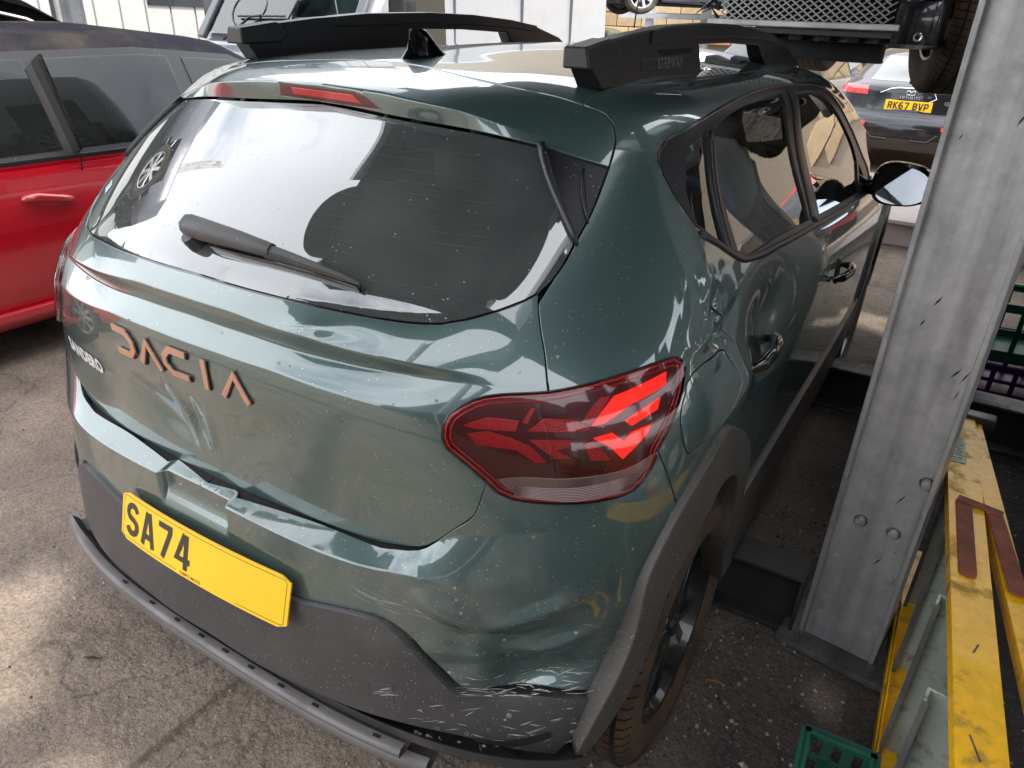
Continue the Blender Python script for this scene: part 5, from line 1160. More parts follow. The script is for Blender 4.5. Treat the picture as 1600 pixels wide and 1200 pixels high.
# ---- black hatch with yellow plate, seen from behind through the gap
def black_hatch():
    t = thing('black_hatchback', 'glossy black hatchback with yellow plate reading RK67 BVP beyond the column', 'car', (.36, 9.75, GZ), R(-4))
    # back shell: rows from bumper bottom to roof, superellipse in plan
    rows = [(.28, .10, .80, .34), (.42, .0, .88, .40), (.58, .0, .895, .42), (.66, .04, .895, .42), (.70, .10, .890, .42), (.86, .13, .875, .44), (.98, .14, .86, .46), (1.02, .20, .83, .46), (1.08, .34, .79, .44), (1.22, .60, .73, .42), (1.34, .86, .66, .40), (1.40, 1.02, .58, .38), (1.42, 1.30, .48, .3), (1.44, 1.9, .3, .3), (1.445, 2.4, .02, .2)]
    rz = np.arange(len(rows)); fine = np.linspace(0, len(rows)-1, 90); Rw = np.stack([np.interp(fine, rz, [r[k] for r in rows]) for k in range(4)], 1)
    ker = np.ones(5)/5; Rp = np.pad(Rw, ((2, 2), (0, 0)), 'edge'); Rw = np.stack([np.convolve(Rp[:, k], ker, 'valid') for k in range(4)], 1)
    def f(q, h, o=0.):
        z, y0, w, d = [np.interp(h, fine, Rw[:, k]) for k in range(4)]; a = min(abs(q), 1)*math.pi/2; r_ = ((math.sin(a)/w)**2.6+(math.cos(a)/d)**2.6)**(-1/2.6)
        x = (r_+o)*math.sin(a); y = y0+d-(r_+o)*math.cos(a)+max(abs(q)-1, 0); zz = z-max(abs(q)-1, 0)*.02; fac = max(0, 1-max(0, y-2.2)/1.2) if h > 7 else 1
        return Vector((math.copysign(x, q), y, zz))
    def patch(name, q0, q1, h0, h1, m, o=.0, par=None, nq=30, nh=14, th=0):
        V = [f(q0+(q1-q0)*i/nq, h0+(h1-h0)*j/nh, o) for i in range(nq+1) for j in range(nh+1)]; Fc = [(i*(nh+1)+j, (i+1)*(nh+1)+j, (i+1)*(nh+1)+j+1, i*(nh+1)+j+1) for i in range(nq) for j in range(nh)]
        return meshobj(name, V, Fc, m, par or t, smooth=True)
    body = patch('body', -3.4, 3.4, 0, 14, M['c_black'], nq=120, nh=80)
    patch('tailgate', -.62, .62, 4.2, 7.2, M['c_black'], .006)
    rw = patch('rear_window', -.60, .60, 7.6, 9.9, M['cwin'], .006)
    for s in (1, -1):
        patch('side_window', s*1.15, s*2.6, 7.3, 10.2, M['cwin'], .006, nq=20)
        patch('tail_light', s*.55, s*.88, 5.3, 6.4, M['rlamp'], .016, nq=12)
        patch('reflector', s*.52, s*.70, 1.9, 2.25, M['red_glow'], .008, nq=8, nh=3)
        for y in (.78, 3.45): wheel(t, (s*.78, y, .33), s, Rr=.33, style='rims', tread=False, spokes=8)
        b = MB(); b.tube([f(s*.20, 1.0, .02), f(s*.42, 1.0, .02), f(s*.5, 1.5, .02)], .014, 8); b.build('bumper_trim', M['chrome'] if 0 else M['satin'], t, smooth=True)
    patch('rear_diffuser', -.60, .60, .0, 1.1, M['plastic'], .010)
    # bright arc over the plate
    b = MB(); pts = [f(q, h, .014) for q, h in ((-.42, 5.55), (-.30, 6.05), (-.20, 6.30), (0, 6.36), (.20, 6.30), (.30, 6.0), (.36, 5.3), (.26, 4.9))]; b.tube(pts, [.006, .009, .010, .010, .010, .010, .008, .005], 8); b.build('bright_arc', M['chrome'], t, smooth=True)
    b = MB(); b.tube([f(-.10, 7.75, .03), f(.0, 7.8, .03), f(.30, 7.72, .03)], [.016, .012, .006], 8); b.build('wiper', M['satin'], t, smooth=True)
    # plate
    P = f(0, 5.0, .020); P.z = .80
    b = MB(); b.box(P, (.52, .006, .112), bev=.002); npb = b.build('number_plate', M['yellow'], t, label='yellow number plate reading RK67 BVP')
    plate_chars('RK67 BVP', lambda a, c, h: Vector((P.x+a, P.y-.0035-h, P.z+c)), M['plate_k'], npb)
    E_ = P+Vector((0, .0, .145))
    b = MB()
    for s in (1, -1): b.tube([E_+Vector((s*.004, -.012, -.022)), E_+Vector((s*.040, -.012, -.020)), E_+Vector((s*.052, -.012, .0)), E_+Vector((s*.040, -.012, .020)), E_+Vector((s*.022, -.012, .024)), E_+Vector((s*.004, -.012, .004))], .0055, 8)
    b.build('badge', M['chrome'], t, smooth=True)
    text_flat('name_lettering', 'INFINITI', .036, E_+Vector((0, -.014, -.052)), (1, 0, 0), (0, 0, 1), (0, -1, 0), M['silver'], t, spacing=1.7, bold=.001)
    text_flat('model_lettering', 'Q30', .05, f(.50, 5.0, .012)+Vector((0, 0, 0)), (1, .35, 0), (0, 0, 1), (0, -1, 0), M['silver'], t, lift=.012, bold=.001)
    b = MB(); b.add([f(q, 10.2, -.03) for q in np.linspace(-3, 3, 20)]+[], [tuple(range(20))]) if 0 else None
    b = MB(); b.box((0, 1.9, .7), (1.4, 2.4, .5)); b.build('interior', M['liner'], t)
    return t
black_hatch()
gcar('silver_hatchback', 'silver hatchback seen past the mirror, left of the glossy black one', M['c_silver'], (-1.9, 9.6, GZ), R(-8), 'hatch')
gcar('green_hatchback', 'pale green grey hatchback between the grey van and the roof rail', M['c_green'], (-5.5, 11.5, GZ), R(12), 'hatch')
gcar('blue_grey_saloon', 'long blue grey saloon whose roof shows above the teal car roof', M['c_grey'], (-3.6, 9.6, GZ), R(6), 'sedan')
gcar('white_hatchback', 'white hatchback parked at the foot of the tan wall', M['c_white'], (-.3, 14.2, GZ), R(20), 'hatch')
# ---- raised cars
up1 = gcar('raised_black_suv', 'black car raised on the rack with mesh grille and bumper hanging low', M['c_black'], (.18, 2.95, 1.80), R(-10), 'hatch', group='cars raised on the rack', wheels=False, cat='raised car')
def mesh_bumper():
    t = up1; inv = up1.matrix_basis.inverted() if 0 else None
    o = thing('dummy', 'x', 'x'); bpy.data.objects.remove(o, do_unlink=True)
    rz = Matrix.Rotation(R(10), 4, 'Z'); loc = Vector((.18, 2.95, 1.80))
    def Wl(x, y, z): return rz @ (Vector((x, y, z))-loc)   # world -> local of the raised car
    b = MB(); x0, x1, z0, z1 = .14, .80, 1.585, 1.95; st_ = .034; ih = .024
    nx, nz = int((x1-x0)/st_), int((z1-z0)/ih)
    def gp(i, j): 
        x = x0+i*st_/2; z = z0+j*ih/2; return Wl(x, 2.66+.10*(x-.5)**2+(z-z0)*.10, z)
    for i in range(2*nx):
        for j in range(2*nz):
            if (i+j) % 2 == 0:
                for di in (1, -1):
                    if 0 <= i+di <= 2*nx:
                        if (i+di)*st_/2 > (x1-x0)-.10*(1-(j*ih/2)/.4)*0: pass
                        b.beam(gp(i, j), gp(i+di, j+1), .005, .007, up=(0, 1, 0))
    kind(b.build('grille_mesh', mat('grille_grey', (.24, .24, .24), .4, .5), t), 'stuff')
    b = MB(); b.add([gp(0, 0)+Vector((0, .05, 0)), gp(2*nx, 0)+Vector((0, .05, 0)), gp(2*nx, 2*nz)+Vector((0, .05, 0)), gp(0, 2*nz)+Vector((0, .05, 0))], [(0, 1, 2, 3)]); b.build('grille_backing', M['dark'], t)
    b = MB(); b.beam(Wl(.11, 2.66, 1.572), Wl(.82, 2.64, 1.572), .10, .022, bev=.004); b.build('bumper_lip', mat('worn_silver_lip', (.55, .54, .52), .45, .3, vary=(8, .2)), t)
    b = MB(); b.beam(Wl(.13, 2.70, 1.548), Wl(.86, 2.70, 1.545), .16, .020); b.beam(Wl(.20, 2.84, 1.535), Wl(.95, 2.82, 1.53), .14, .03)
    for i in range(6): b.box(Wl(.24+i*.10, 2.72, 1.532), (.045, .10, .028), Euler((0, 0, R(10+i*7))))
    b.build('undertray', M['plastic'], t, bevel=.003)
    # corner of the bumper with the empty lamp opening
    b = MB(); cs_ = [(.80, 2.60), (.86, 2.605), (.91, 2.625), (.945, 2.67), (.96, 2.74)]
    V = []
    for x, y in cs_:
        for z, oy in ((1.505, .06), (1.52, .01), (1.58, 0), (1.64, 0), (1.66, .005)): V.append(Wl(x-.3*oy, y+oy, z))
    for x, y in cs_:
        for z, oy in ((1.80, .02), (1.84, 0), (1.98, .02)): V.append(Wl(x, y+oy, z))
    Fc = [(i*5+j, (i+1)*5+j, (i+1)*5+j+1, i*5+j+1) for i in range(4) for j in range(4)]+[(25+i*3+j, 25+(i+1)*3+j, 25+(i+1)*3+j+1, 25+i*3+j+1) for i in range(4) for j in range(2)]
    Fc += [(4, 25, 28, 9), (3*5+4, 25+9, 25+12, 24)]
    b.add(V, Fc); b.build('bumper_corner', M['c_black'], t, smooth=60)
    b = MB(); b.box(Wl(.88, 2.78, 1.73), (.16, .04, .24)); b.build('lamp_opening', M['dark'], t)
    b = MB(); b.box(Wl(.84, 2.74, 1.66), (.05, .05, .05), bev=.01); b.build('fog_lamp', mat('amber_grey_lamp', (.30, .32, .18), .2, 0, 1), t, smooth=40)
    b = MB(); b.lathe([(.009, 0), (.014, .002), (.016, 0)], Wl(.885, 2.60, 1.545), (0, -1, 0), 16); b.build('tow_eye_ring', M['silver'], t)
    b = MB(); b.tube([Wl(.93, 2.64, 1.69), Wl(.935, 2.63, 1.62), Wl(.932, 2.64, 1.56)], .003, 6); b.build('hanging_wire', M['satin'], t)
    b = MB(); b.tube([Wl(-.22, 2.7, 1.72), Wl(-.23, 2.68, 1.62), Wl(-.24, 2.69, 1.535)], .0035, 6); b.build('hanging_wire', M['satin'], t)
    b = MB()
    rr = random.Random(2); p = Wl(.13, 2.68, 1.62)
    for k in range(7): b.tube([p+Vector((0, 0, rr.uniform(-.04, .06))), p+Vector((-rr.uniform(.03, .10), rr.uniform(-.02, .02), rr.uniform(-.03, .06)))], [.008, .002], 5)
    b.build('broken_edge', M['satin'], t)
    c1 = Wl(.985, 3.06, 1.655); wheel(t, c1, -1, Rr=.315, W_=.225, rim=.185, style='black', brown=True, steer=R(28))
    wheel(t, Wl(.0, 5.6, 1.62), -1, Rr=.33, W_=.21, style='black'); wheel(t, Wl(1.25, 5.9, 1.70), 1, style='black', tread=False)
    b = MB(); b.tube([Wl(-.02, 5.6, 1.62), Wl(.35, 5.6, 1.58), Wl(1.1, 5.85, 1.62)], .045, 10); b.build('axle', M['dsteel'], t, smooth=True)
mesh_bumper()
gcar('raised_dark_hatchback', 'dark hatchback raised above the teal car, filling the space between rack arms', M['c_black'], (.14, -.78, 2.26), 0, 'hatch', group='cars raised on the rack', rim='black', cat='raised car')
gcar('raised_grey_hatchback', 'grey hatchback raised on the right hand arms of the rack', M['c_grey'], (2.30, -.78, 2.26), 0, 'hatch', group='cars raised on the rack', cat='raised car')
gcar('raised_silver_suv', 'silver grey car with bright wheels raised in front of the tan wall', M['c_grey'], (-5.6, 13.0, 2.02-.31), R(-52), 'hatch', group='cars raised on the rack', sz=1.05, cat='raised car')
gcar('raised_grey_hatchback', 'grey hatchback raised on its own rack above the red hatchback', M['c_grey'], (-4.3, .0, 2.0), R(-2), 'hatch', group='cars raised on the rack', cat='raised car')
dup(col1, (-5.62, .75, GZ), label='steel column at the top left edge beyond the red hatchback')
dup(col1, (-5.62, 3.3, GZ), label='second steel column on the left, beside the grey van')
for y in (.75, 3.3): ibeam('rack_arm', (-5.55, y, 1.88), (-3.4, y, 1.88), .10, .09, 'left hand rack arm under the %s wheels of the raised grey hatchback' % ('front' if y < 1 else 'rear'), M['dsteel'], 'arms of the car rack')
gcar('added_dark_hatchback', 'dark hatchback added out of view beyond the shelving to darken the door reflections', M['c_black'], (3.5, 4.6, GZ), R(6), 'hatch')  # unseen car, put in so that the doors reflect something dark
gcar('maroon_hatchback', 'deep red hatchback parked far to the right', M['c_red'], (2.9, 9.2, GZ), R(-10), 'hatch')
gcar('added_shading_saloon', 'dark saloon added out of view, raised at the right to shade the ground', M['c_blue'], (3.2, 3.6, 2.26), R(3), 'sedan', group='cars raised on the rack', cat='raised car')  # unseen car, added overhead to shade the ground that the flank reflects
# far rack in front of the wall
M['pgal'] = mat('pale_steel', (.50, .52, .55), .5, .4, vary=(4, .1))
for i, x in enumerate((-5.35, -4.15, -3.25, -1.9, .2)):
    b = MB(); b.box((x, 15.6, 2.2), (.17, .14, 4.4)); o = b.build('far_column', M['pgal']); tag(o, ('pale steel post at the left end of the far rack', 'pale steel post behind the far raised car wheels', 'pale steel post right of the far raised car', 'pale steel post of the far rack halfway to the black grille', 'pale steel post of the far rack below the black grille')[i], 'post', 'posts of the far rack')
b = MB(); b.beam((-6, 15.5, 1.72), (1.5, 15.5, 1.72), .08, .10); tag(b.build('far_rail', M['pgal']), 'pale horizontal rail of the far rack along the tan wall', 'rail')
# wall of big tan blocks
def wall():
    t = thing('yard_wall', 'tall tan block wall closing the yard in the background', 'wall', (0, 17.2, GZ), 0)
    b = MB(); b.box((0, .16, 3.3), (34, .25, 6.6)); b.build('wall_core', mat('mortar', (.30, .25, .19), .9), t)
    mats = [mat('tan_block%d' % k, c, .9, vary=(3, .15), bump=(40, .3, 5)) for k, c in enumerate([(.50, .37, .21), (.55, .42, .25), (.45, .33, .20), (.50, .26, .15)])]
    bw, bh = .62, .30; proto = []
    for m in mats:
        q = MB(); q.box((0, 0, 0), (bw-.02, .09, bh-.02), bev=.008); o = q.build('block', m, t); proto.append(o)
    rr = random.Random(8); first = set()
    for r_ in range(4, 10):
        for c in range(-12, 6):
            k = 3 if (-8 < c < -4 and r_ < 7 and rr.random() < .7) else rr.choice((0, 0, 1, 1, 2))
            if k in first: o = proto[k].copy(); COL.objects.link(o)
            else: o = proto[k]; first.add(k)
            o.location = (c*bw+(r_ % 2)*bw/2, rr.uniform(-.006, .006), bh/2+r_*bh)
    for k in range(4):
        if k not in first: bpy.data.objects.remove(proto[k], do_unlink=True)
wall()
b = MB(); 
for k in range(12): b.box((-8.6, 16.3, .9+.16*k), (3.0, .05+.03*(k % 2), .15), bev=.005)
tag(b.build('corrugated_fence', M['c_white']), 'white ribbed metal sheeting beside the far rack', 'fence')
# low pale kerb block beside the mirror
b = MB(); b.box((1.15, 6.55, .09), (1.3, .9, .20), bev=.015); b.box((1.15, 6.07, .20), (1.3, .10, .03), bev=.004)
tag(b.build('kerb_block', mat('pale_kerb', (.42, .37, .34), .8, vary=(3, .12))), 'low pale concrete step between the door mirror and the column', 'step')
# ================================================================ ladder lying on its side
def ladder():
    t = thing('step_ladder', 'worn yellow step ladder lying on its side against the steel column', 'ladder', (0, 0, GZ), 0)
    M['ylad'] = mat('worn_yellow_paint', (.86, .46, .006), .42, 0, .1, vary=(40, .10), dirt=(10, (.34, .20, .04), .55, .68), bump=(60, .1, 3))
    M['alu'] = mat('dull_aluminium', (.34, .38, .34), .45, .45, 0, vary=(5, .12), dirt=(22, (.12, .11, .095), .54, .70))
    M['rust'] = mat('red_brown_rust', (.20, .060, .035), .75, 0, 0, vary=(14, .3), bump=(80, .3, 4))
    H = .555
    def rail(name, a, b_, w, h, par=t, m='ylad'):
        q = MB(); a, b_ = Vector(a), Vector(b_); d = (b_-a).normalized(); s = Vector((0, 0, 1)).cross(d)
        q.beam(a, b_, w, .006, bev=.001); q.beam(a+s*(w/2-.002)-Vector((0, 0, h/2)), b_+s*(w/2-.002)-Vector((0, 0, h/2)), .004, h); q.beam(a-s*(w/2-.002)-Vector((0, 0, h/2)), b_-s*(w/2-.002)-Vector((0, 0, h/2)), .004, h)
        return q.build(name, M[m], par)
    A = rail('side_rail', (1.438, .10, H), (1.333, 1.72, H), .076, .028)
    C = rail('side_rail', (1.362, .10, .06), (1.338, 1.72, .06), .05, .03)
    q = MB(); q.beam((1.338, .10, .06), (1.322, 1.72, .06), .004, .07); q.build('rail_web', M['ylad'], C)
    B = rail('rear_leg', (1.575, .10, H-.01), (1.368, 1.73, H-.01), .042, .030); D = rail('rear_leg', (1.56, .10, .05), (1.37, 1.72, .05), .045, .03)
    for y in (.30, .58, .86, 1.145, 1.43):
        x = 1.345; q = MB(); q.box((x+.035, y, H/2+.02), (.088, .005, H-.09), Euler((0, 0, R(-6))), bev=.001); q.box((x-.008, y-.012, H/2+.02), (.006, .028, H-.09), Euler((0, 0, R(-6)))); q.box((x+.078, y-.020, H/2+.02), (.006, .028, H-.09), Euler((0, 0, R(-6))))
        s_ = q.build('step', M['alu'], t, bevel=.001)
        q = MB(); q.box((x-.008, y-.027, H/2+.02), (.010, .003, H-.10), Euler((0, 0, R(-6)))); q.build('grip_strip', M['galv_d'], s_)
    # hinge straps
    def xa(y): return 1.438-(y-.10)*.0648
    def xb(y): return 1.575-(y-.10)*.127
    q = MB(); q.beam((xa(.93)-.006, .93, H+.006), (xa(1.22)-.006, 1.22, H+.006), .034, .005, bev=.001); q.lathe([(0, .0022), (.0168, .0022), (.0168, -.0028)], (xa(.93)-.006, .93, H+.006), (0, 0, 1), 20); q.build('hinge_strap', M['rust'], t)
    q = MB(); q.beam((xb(.93)+.0, .93, H+.002), (xb(1.20)-.01, 1.20, H+.006), .034, .005, bev=.001); q.lathe([(0, .0025), (.017, .0025), (.017, -.0025)], (xb(.93), .93, H+.002), (0, 0, 1), 20); q.build('hinge_strap', M['rust'], t)
    q = MB(); q.beam((xa(1.22)-.02, 1.222, H+.012), (xb(1.20)+.005, 1.205, H+.010), .022, .006, bev=.001); q.build('hinge_bar', M['rust'], t)
    q = MB(); q.beam((xb(1.12)+.024, .98, H+.0), (xb(1.2)+.014, 1.12, H+.0), .016, .003); q.build('rubber_scrap', M['satin'], t)
    for x, y in ((xa(.72), .72), (xa(.50), .50), (xa(.34), .34)):
        q = MB(); q.lathe([(0, .004), (.006, .003), (.007, 0)], (x+.036, y, H-.01), (1, 0, 0), 12); q.build('rivet', M['silver'], t, smooth=True)
    q = MB(); q.box((1.335, 1.50, H+.0045), (.036, .16, .001), Euler((0, 0, R(3)))); lb = q.build('paper_label', mat('faded_label', (.42, .50, .38), .6, vary=(90, .5)), t)
    q = MB()
    for k in range(9): q.box((1.335, 1.445+k*.014, H+.0056), (.024-(k % 3)*.004, .004, .0004), Euler((0, 0, R(3))))
    q.build('label_print', M['plate_k'], lb)
    q = MB(); q.box((1.36, 1.745, H-.01), (.13, .05, .05), bev=.008); q.build('end_cap', M['satin'], t, smooth=40)
    for x, y, a, l in ((1.405, .46, 1.9, .05), (1.40, .70, 1.3, .03)):
        q = MB(); q.box((x, y, H+.0040), (l, .003, .0006), Euler((0, 0, a))); q.build('paint_scratch', M['galv_d'], t)
ladder()
# ================================================================ crates
def crate(name, label, loc, rotz, w, d, h, m, group='plastic crates', slots=True):
    t = thing(name, label, 'crate', loc, rotz, group)
    q = MB(); q.box((0, 0, .006), (w-.02, d-.02, .008)); q.build('base', m, t)
    th = .008
    for nm, c, L, ax in (('side', (0, d/2-.004), w, 0), ('side', (0, -d/2+.004), w, 0), ('side', (w/2-.004, 0), d, 1), ('side', (-w/2+.004, 0), d, 1)):
        q = MB(); rz = Matrix.Rotation(R(90)*ax, 3, 'Z')
        def bb(cx, cz, lx, lz, tt=th): q.box(rz @ Vector((cx, 0, cz))+Vector((c[0], c[1], 0)), (lx, tt, lz), rz, bev=.001)
        if slots:
            bb(0, h*.10, L, h*.2); bb(0, h*.93, L, h*.14); n = max(3, int(L/.085))
            for i in range(n+1): bb(-L/2+.012+(L-.024)*i/n, h*.53, .022, h*.68)
            bb(0, h*.52, L, h*.10)
            bb(0, h-.006, L, .012, .022)
        else: bb(0, h/2, L, h)
        q.build(nm, m, t)
    return t
M['cgreen'] = mat('green_plastic', (.008, .095, .062), .38, 0, 0, vary=(8, .1), dirt=(6, (.03, .06, .045), .5, .8)); M['cpurple'] = mat('purple_plastic', (.055, .010, .11), .4)
M['cgreen2'] = mat('dark_green_plastic', (.006, .07, .045), .4)
c1 = crate('plastic_crate', 'green plastic crate at the bottom edge, holding a blue tube', (1.262, .49, GZ), R(3), .15, .48, .17, M['cgreen'])
q = MB(); q.tube([(1.19, .62, .150), (1.25, .55, .150), (1.32, .47, .150)], .0075, 10); tag(q.build('blue_tube', mat('blue_plastic', (.02, .06, .28), .4), smooth=True), 'thin blue tube lying across the green crate at the bottom edge', 'tube')
crate('plastic_crate', 'dark green slotted crate leaning right of the column', (1.72, 3.55, .17), R(8), .58, .38, .29, M['cgreen2'])
crate('plastic_crate', 'purple crate below the dark green slotted crate', (1.70, 3.52, GZ), R(3), .58, .38, .17, M['cpurple'])
crate('plastic_crate', 'dark green crate standing nearest the dark cabinet', (1.90, 3.15, GZ), R(-80), .40, .35, .30, M['cgreen2'])
q = MB(); q.box((2.06, 2.2, .42), (.66, 1.5, .86), bev=.01); cb = q.build('cabinet', M['dsteel']); tag(cb, 'dark metal cabinet at the right edge behind the yellow ladder', 'cabinet')
for k in range(8):
    q = MB(); q.box((1.727, 1.55+k*.18, .42), (.006, .012, .80)); q.build('slat', M['dark'], cb)
# odds and ends that the shiny flank and the side windows pick up
def junk():
    rr = random.Random(11); cols = [('orange', (.60, .13, .02)), ('blue', (.03, .22, .40)), ('white', (.6, .6, .58)), ('grey', (.2, .2, .2)), ('red', (.35, .02, .03)), ('tan', (.4, .3, .18)), ('green', (.02, .25, .09))]
    ms = {k: mat('shelf_'+k, c, .5, vary=(6, .2)) for k, c in cols}
    t = thing('storage_shelf', 'steel shelving stacked with parts to the right of the rack, outside the picture', 'shelf', (2.9, 0, GZ), 0)
    for z in (.55, 1.15, 1.75):
        b = MB(); b.box((0, 1.2, z), (.7, 6.0, .04)); b.build('shelf_board', M['galv_d'], t)
    for y in (-1.7, .3, 2.2, 4.1):
        b = MB(); b.box((-.32, y, 1.1), (.05, .05, 2.2)); b.box((.32, y, 1.1), (.05, .05, 2.2)); b.build('upright', M['galv'], t)
    items = [('tyre', None), ('car_door', None)]
    for z, lev in ((0, 'floor under the shelving'), (.57, 'lowest board of the shelving'), (1.17, 'middle board of the shelving'), (1.77, 'top board of the shelving')):
        y = -1.6; ct = {}; ords = ('first', 'second', 'third', 'fourth', 'fifth', 'sixth', 'seventh', 'eighth', 'ninth', 'tenth')
        while y < 4.0:
            w, d, h = rr.uniform(.2, .6), rr.uniform(.3, .6), rr.uniform(.15, .42); k = rr.choice(cols)[0]
            if rr.random() < .3: 
                b = MB(); b.lathe([(.19, -.1), (.30, -.1), (.32, 0), (.30, .1), (.19, .1)], (2.9, y+.3, z+.32 if z < .5 else z+.14), (1, .1, 0) if z < .5 else (0, 0, 1), 32); tag(b.build('spare_tyre', M['rubber'], smooth=True), '%s black tyre from the near end on the %s' % (ords[ct.setdefault('t', 0)], lev), 'tyre', 'tyres on the shelving'); ct['t'] += 1; y += .68; continue
            b = MB(); b.box((2.85, y+w/2, z+h/2+.02), (d, w, h), Euler((rr.uniform(-.1, .1), 0, rr.uniform(-.3, .3))), bev=.02)
            if z < .5: b = MB(); b.box((2.85, y+w/2, z+h/2+.04), (d, w, h), Euler((0, 0, rr.uniform(-.3, .3))), bev=.02)
            tag(b.build('parts_box', ms[k]), '%s %s box from the near end on the %s' % (ords[ct.setdefault(k, 0)], k, lev), 'box', 'boxes on the shelving'); ct[k] += 1; y += w+rr.uniform(.02, .15)
junk()
# parts dumped inside the car, seen through the side windows
def loot():
    rr = random.Random(3)
    b = MB(); b.tube([(.10, 1.45, .80), (.30, 1.50, 1.02), (.42, 1.60, 1.14), (.50, 1.78, 1.08), (.55, 1.95, .86)], .028, 12); tag(b.build('blue_hose', mat('blue_hose', (.02, .20, .42), .35, 0, .5), smooth=True), 'curved bright blue hose seen through the rear side window', 'hose')
    b = MB(); b.tube([(.30, 1.30, .95), (.45, 1.45, 1.22), (.50, 1.70, 1.28), (.52, 1.95, 1.05), (.50, 2.05, .85)], [.03, .05, .06, .06, .04], 10); tag(b.build('grey_duct', mat('pale_duct', (.28, .32, .29), .4), smooth=True), 'pale grey duct arching behind the rear side window glass', 'duct')
    b = MB(); b.box((.30, 2.35, .98), (.22, .12, .20), Euler((.3, .2, .5)), bev=.02); tag(b.build('orange_part', mat('orange_plastic', (.65, .16, .03), .5)), 'orange plastic part behind the front side window', 'car part')
    b = MB(); b.box((.10, 1.35, .90), (.35, .22, .16), Euler((.2, .3, .2)), bev=.02); tag(b.build('white_part', mat('white_plastic', (.6, .6, .6), .4)), 'white panel lying on the rear seat of the teal car', 'car part')
    b = MB(); b.box((.42, 1.48, .80), (.20, .30, .14), Euler((.1, .4, .7)), bev=.02); tag(b.build('red_part', mat('brick_red_plastic', (.35, .05, .03), .5)), 'dark red part on the rear seat near the window', 'car part')
loot()

# a shed that closes the yard on the left, and one added to block light
def shed(name, label, loc, rotz, L, H, m):
    t = thing(name, label, 'shed', loc, rotz)
    n = int(L/.45)
    b = MB(); b.box((0, .3, H/2), (L, .4, H)); b.build('wall', m, t)
    q = MB(); q.box((0, 0, 0), (.43, .07, H), bev=.02); o = q.build('wall_panel', m, t)
    for i in range(n):
        c = o if i == 0 else o.copy()
        if i: COL.objects.link(c)
        c.location = (-L/2+.225+i*.45, .08, H/2)
    b = MB(); b.box((0, .2, H+.05), (L+.3, .8, .12)); b.build('eaves', M['vg'], t)
    b = MB(); b.box((-L*.2, .03, 1.3), (2.4, .06, 2.6)); b.build('shutter', mat(name+'_shutter', (.12, .10, .085), .7, vary=(2, .3)), t)
    b = MB(); b.box((L*.25, .03, 1.9), (1.4, .06, .7)); b.build('window', M['cwin'], t)
M['vg'] = mat('roof_trim', (.25, .26, .27), .5)
shed('shed', 'pale metal shed with dark shutter at the far left of the yard', (-15, 6.5, GZ), R(58), 16, 5.6, mat('pale_sheet', (.30, .31, .31), .5, .1, vary=(2, .08)))

shed('light_blocking_shed', 'dark corrugated shed added behind the camera to block sky light', (4.2, -6.2, GZ), R(180), 9, 5.0, mat('dark_sheet', (.10, .10, .10), .6, .1, vary=(2, .1)))  # unseen shed, added to keep low sky light off the column and right side
def fine_ground():
    xs = np.arange(-3.0, -.1, .013); ys = np.arange(-.75, 2.0, .013); rr = np.random.RandomState(6)
    def octave(n):
        g = rr.uniform(-1, 1, (int(len(xs)/n)+3, int(len(ys)/n)+3)); X = np.arange(len(xs))/n; Y = np.arange(len(ys))/n
        i, j = X.astype(int), Y.astype(int); fx = (X-i)[:, None]; fy = (Y-j)[None]; fx = fx*fx*(3-2*fx); fy = fy*fy*(3-2*fy)
        return g[np.ix_(i, j)]*(1-fx)*(1-fy)+g[np.ix_(i+1, j)]*fx*(1-fy)+g[np.ix_(i, j+1)]*(1-fx)*fy+g[np.ix_(i+1, j+1)]*fx*fy
    z = .007*octave(26)+.0055*octave(9)+.0042*octave(3.5)+.0034*rr.uniform(-1, 1, (len(xs), len(ys)))
    z -= .004
    e = np.minimum(np.minimum(np.arange(len(xs))[:, None], np.arange(len(xs))[::-1][:, None]), np.minimum(np.arange(len(ys))[None], np.arange(len(ys))[None, ::-1]))
    z = z*np.clip(e/25, 0, 1)+.0045; z = np.where(e == 0, -.02, z)
    G = np.meshgrid(xs, ys, indexing='ij'); m = len(ys); V = np.stack([G[0], G[1], GZ+z], -1).reshape(-1, 3)
    i, j = np.meshgrid(np.arange(len(xs)-1), np.arange(m-1), indexing='ij'); a = (i*m+j).ravel(); Fc = np.stack([a, a+m, a+m+1, a+1], 1)
    me = bpy.data.meshes.new('rough_concrete'); me.from_pydata(V.tolist(), [], Fc.tolist()); me.materials.append(M['tarmac']); me.shade_smooth()
    o = bpy.data.objects.new('rough_concrete', me); COL.objects.link(o); kind(o, 'structure')
fine_ground()
# gritty colour break-up
fn_ = nt_.nodes.new('ShaderNodeTexNoise'); fn_.inputs['Scale'].default_value = 95; fn_.inputs['Detail'].default_value = 6; fn_.inputs['Roughness'].default_value = .75; nt_.links.new(tcn.outputs['Object'], fn_.inputs['Vector'])
fm_ = nt_.nodes.new('ShaderNodeMapRange'); fm_.inputs[1].default_value = .34; fm_.inputs[2].default_value = .66; fm_.inputs[3].default_value = .55; fm_.inputs[4].default_value = 1.35; nt_.links.new(fn_.outputs['Fac'], fm_.inputs[0])
vm_ = nt_.nodes.new('ShaderNodeVectorMath'); vm_.operation = 'SCALE'; src_ = b_.inputs['Base Color'].links[0].from_socket; nt_.links.new(src_, vm_.inputs[0]); nt_.links.new(fm_.outputs[0], vm_.inputs['Scale']); nt_.links.new(vm_.outputs[0], b_.inputs['Base Color'])
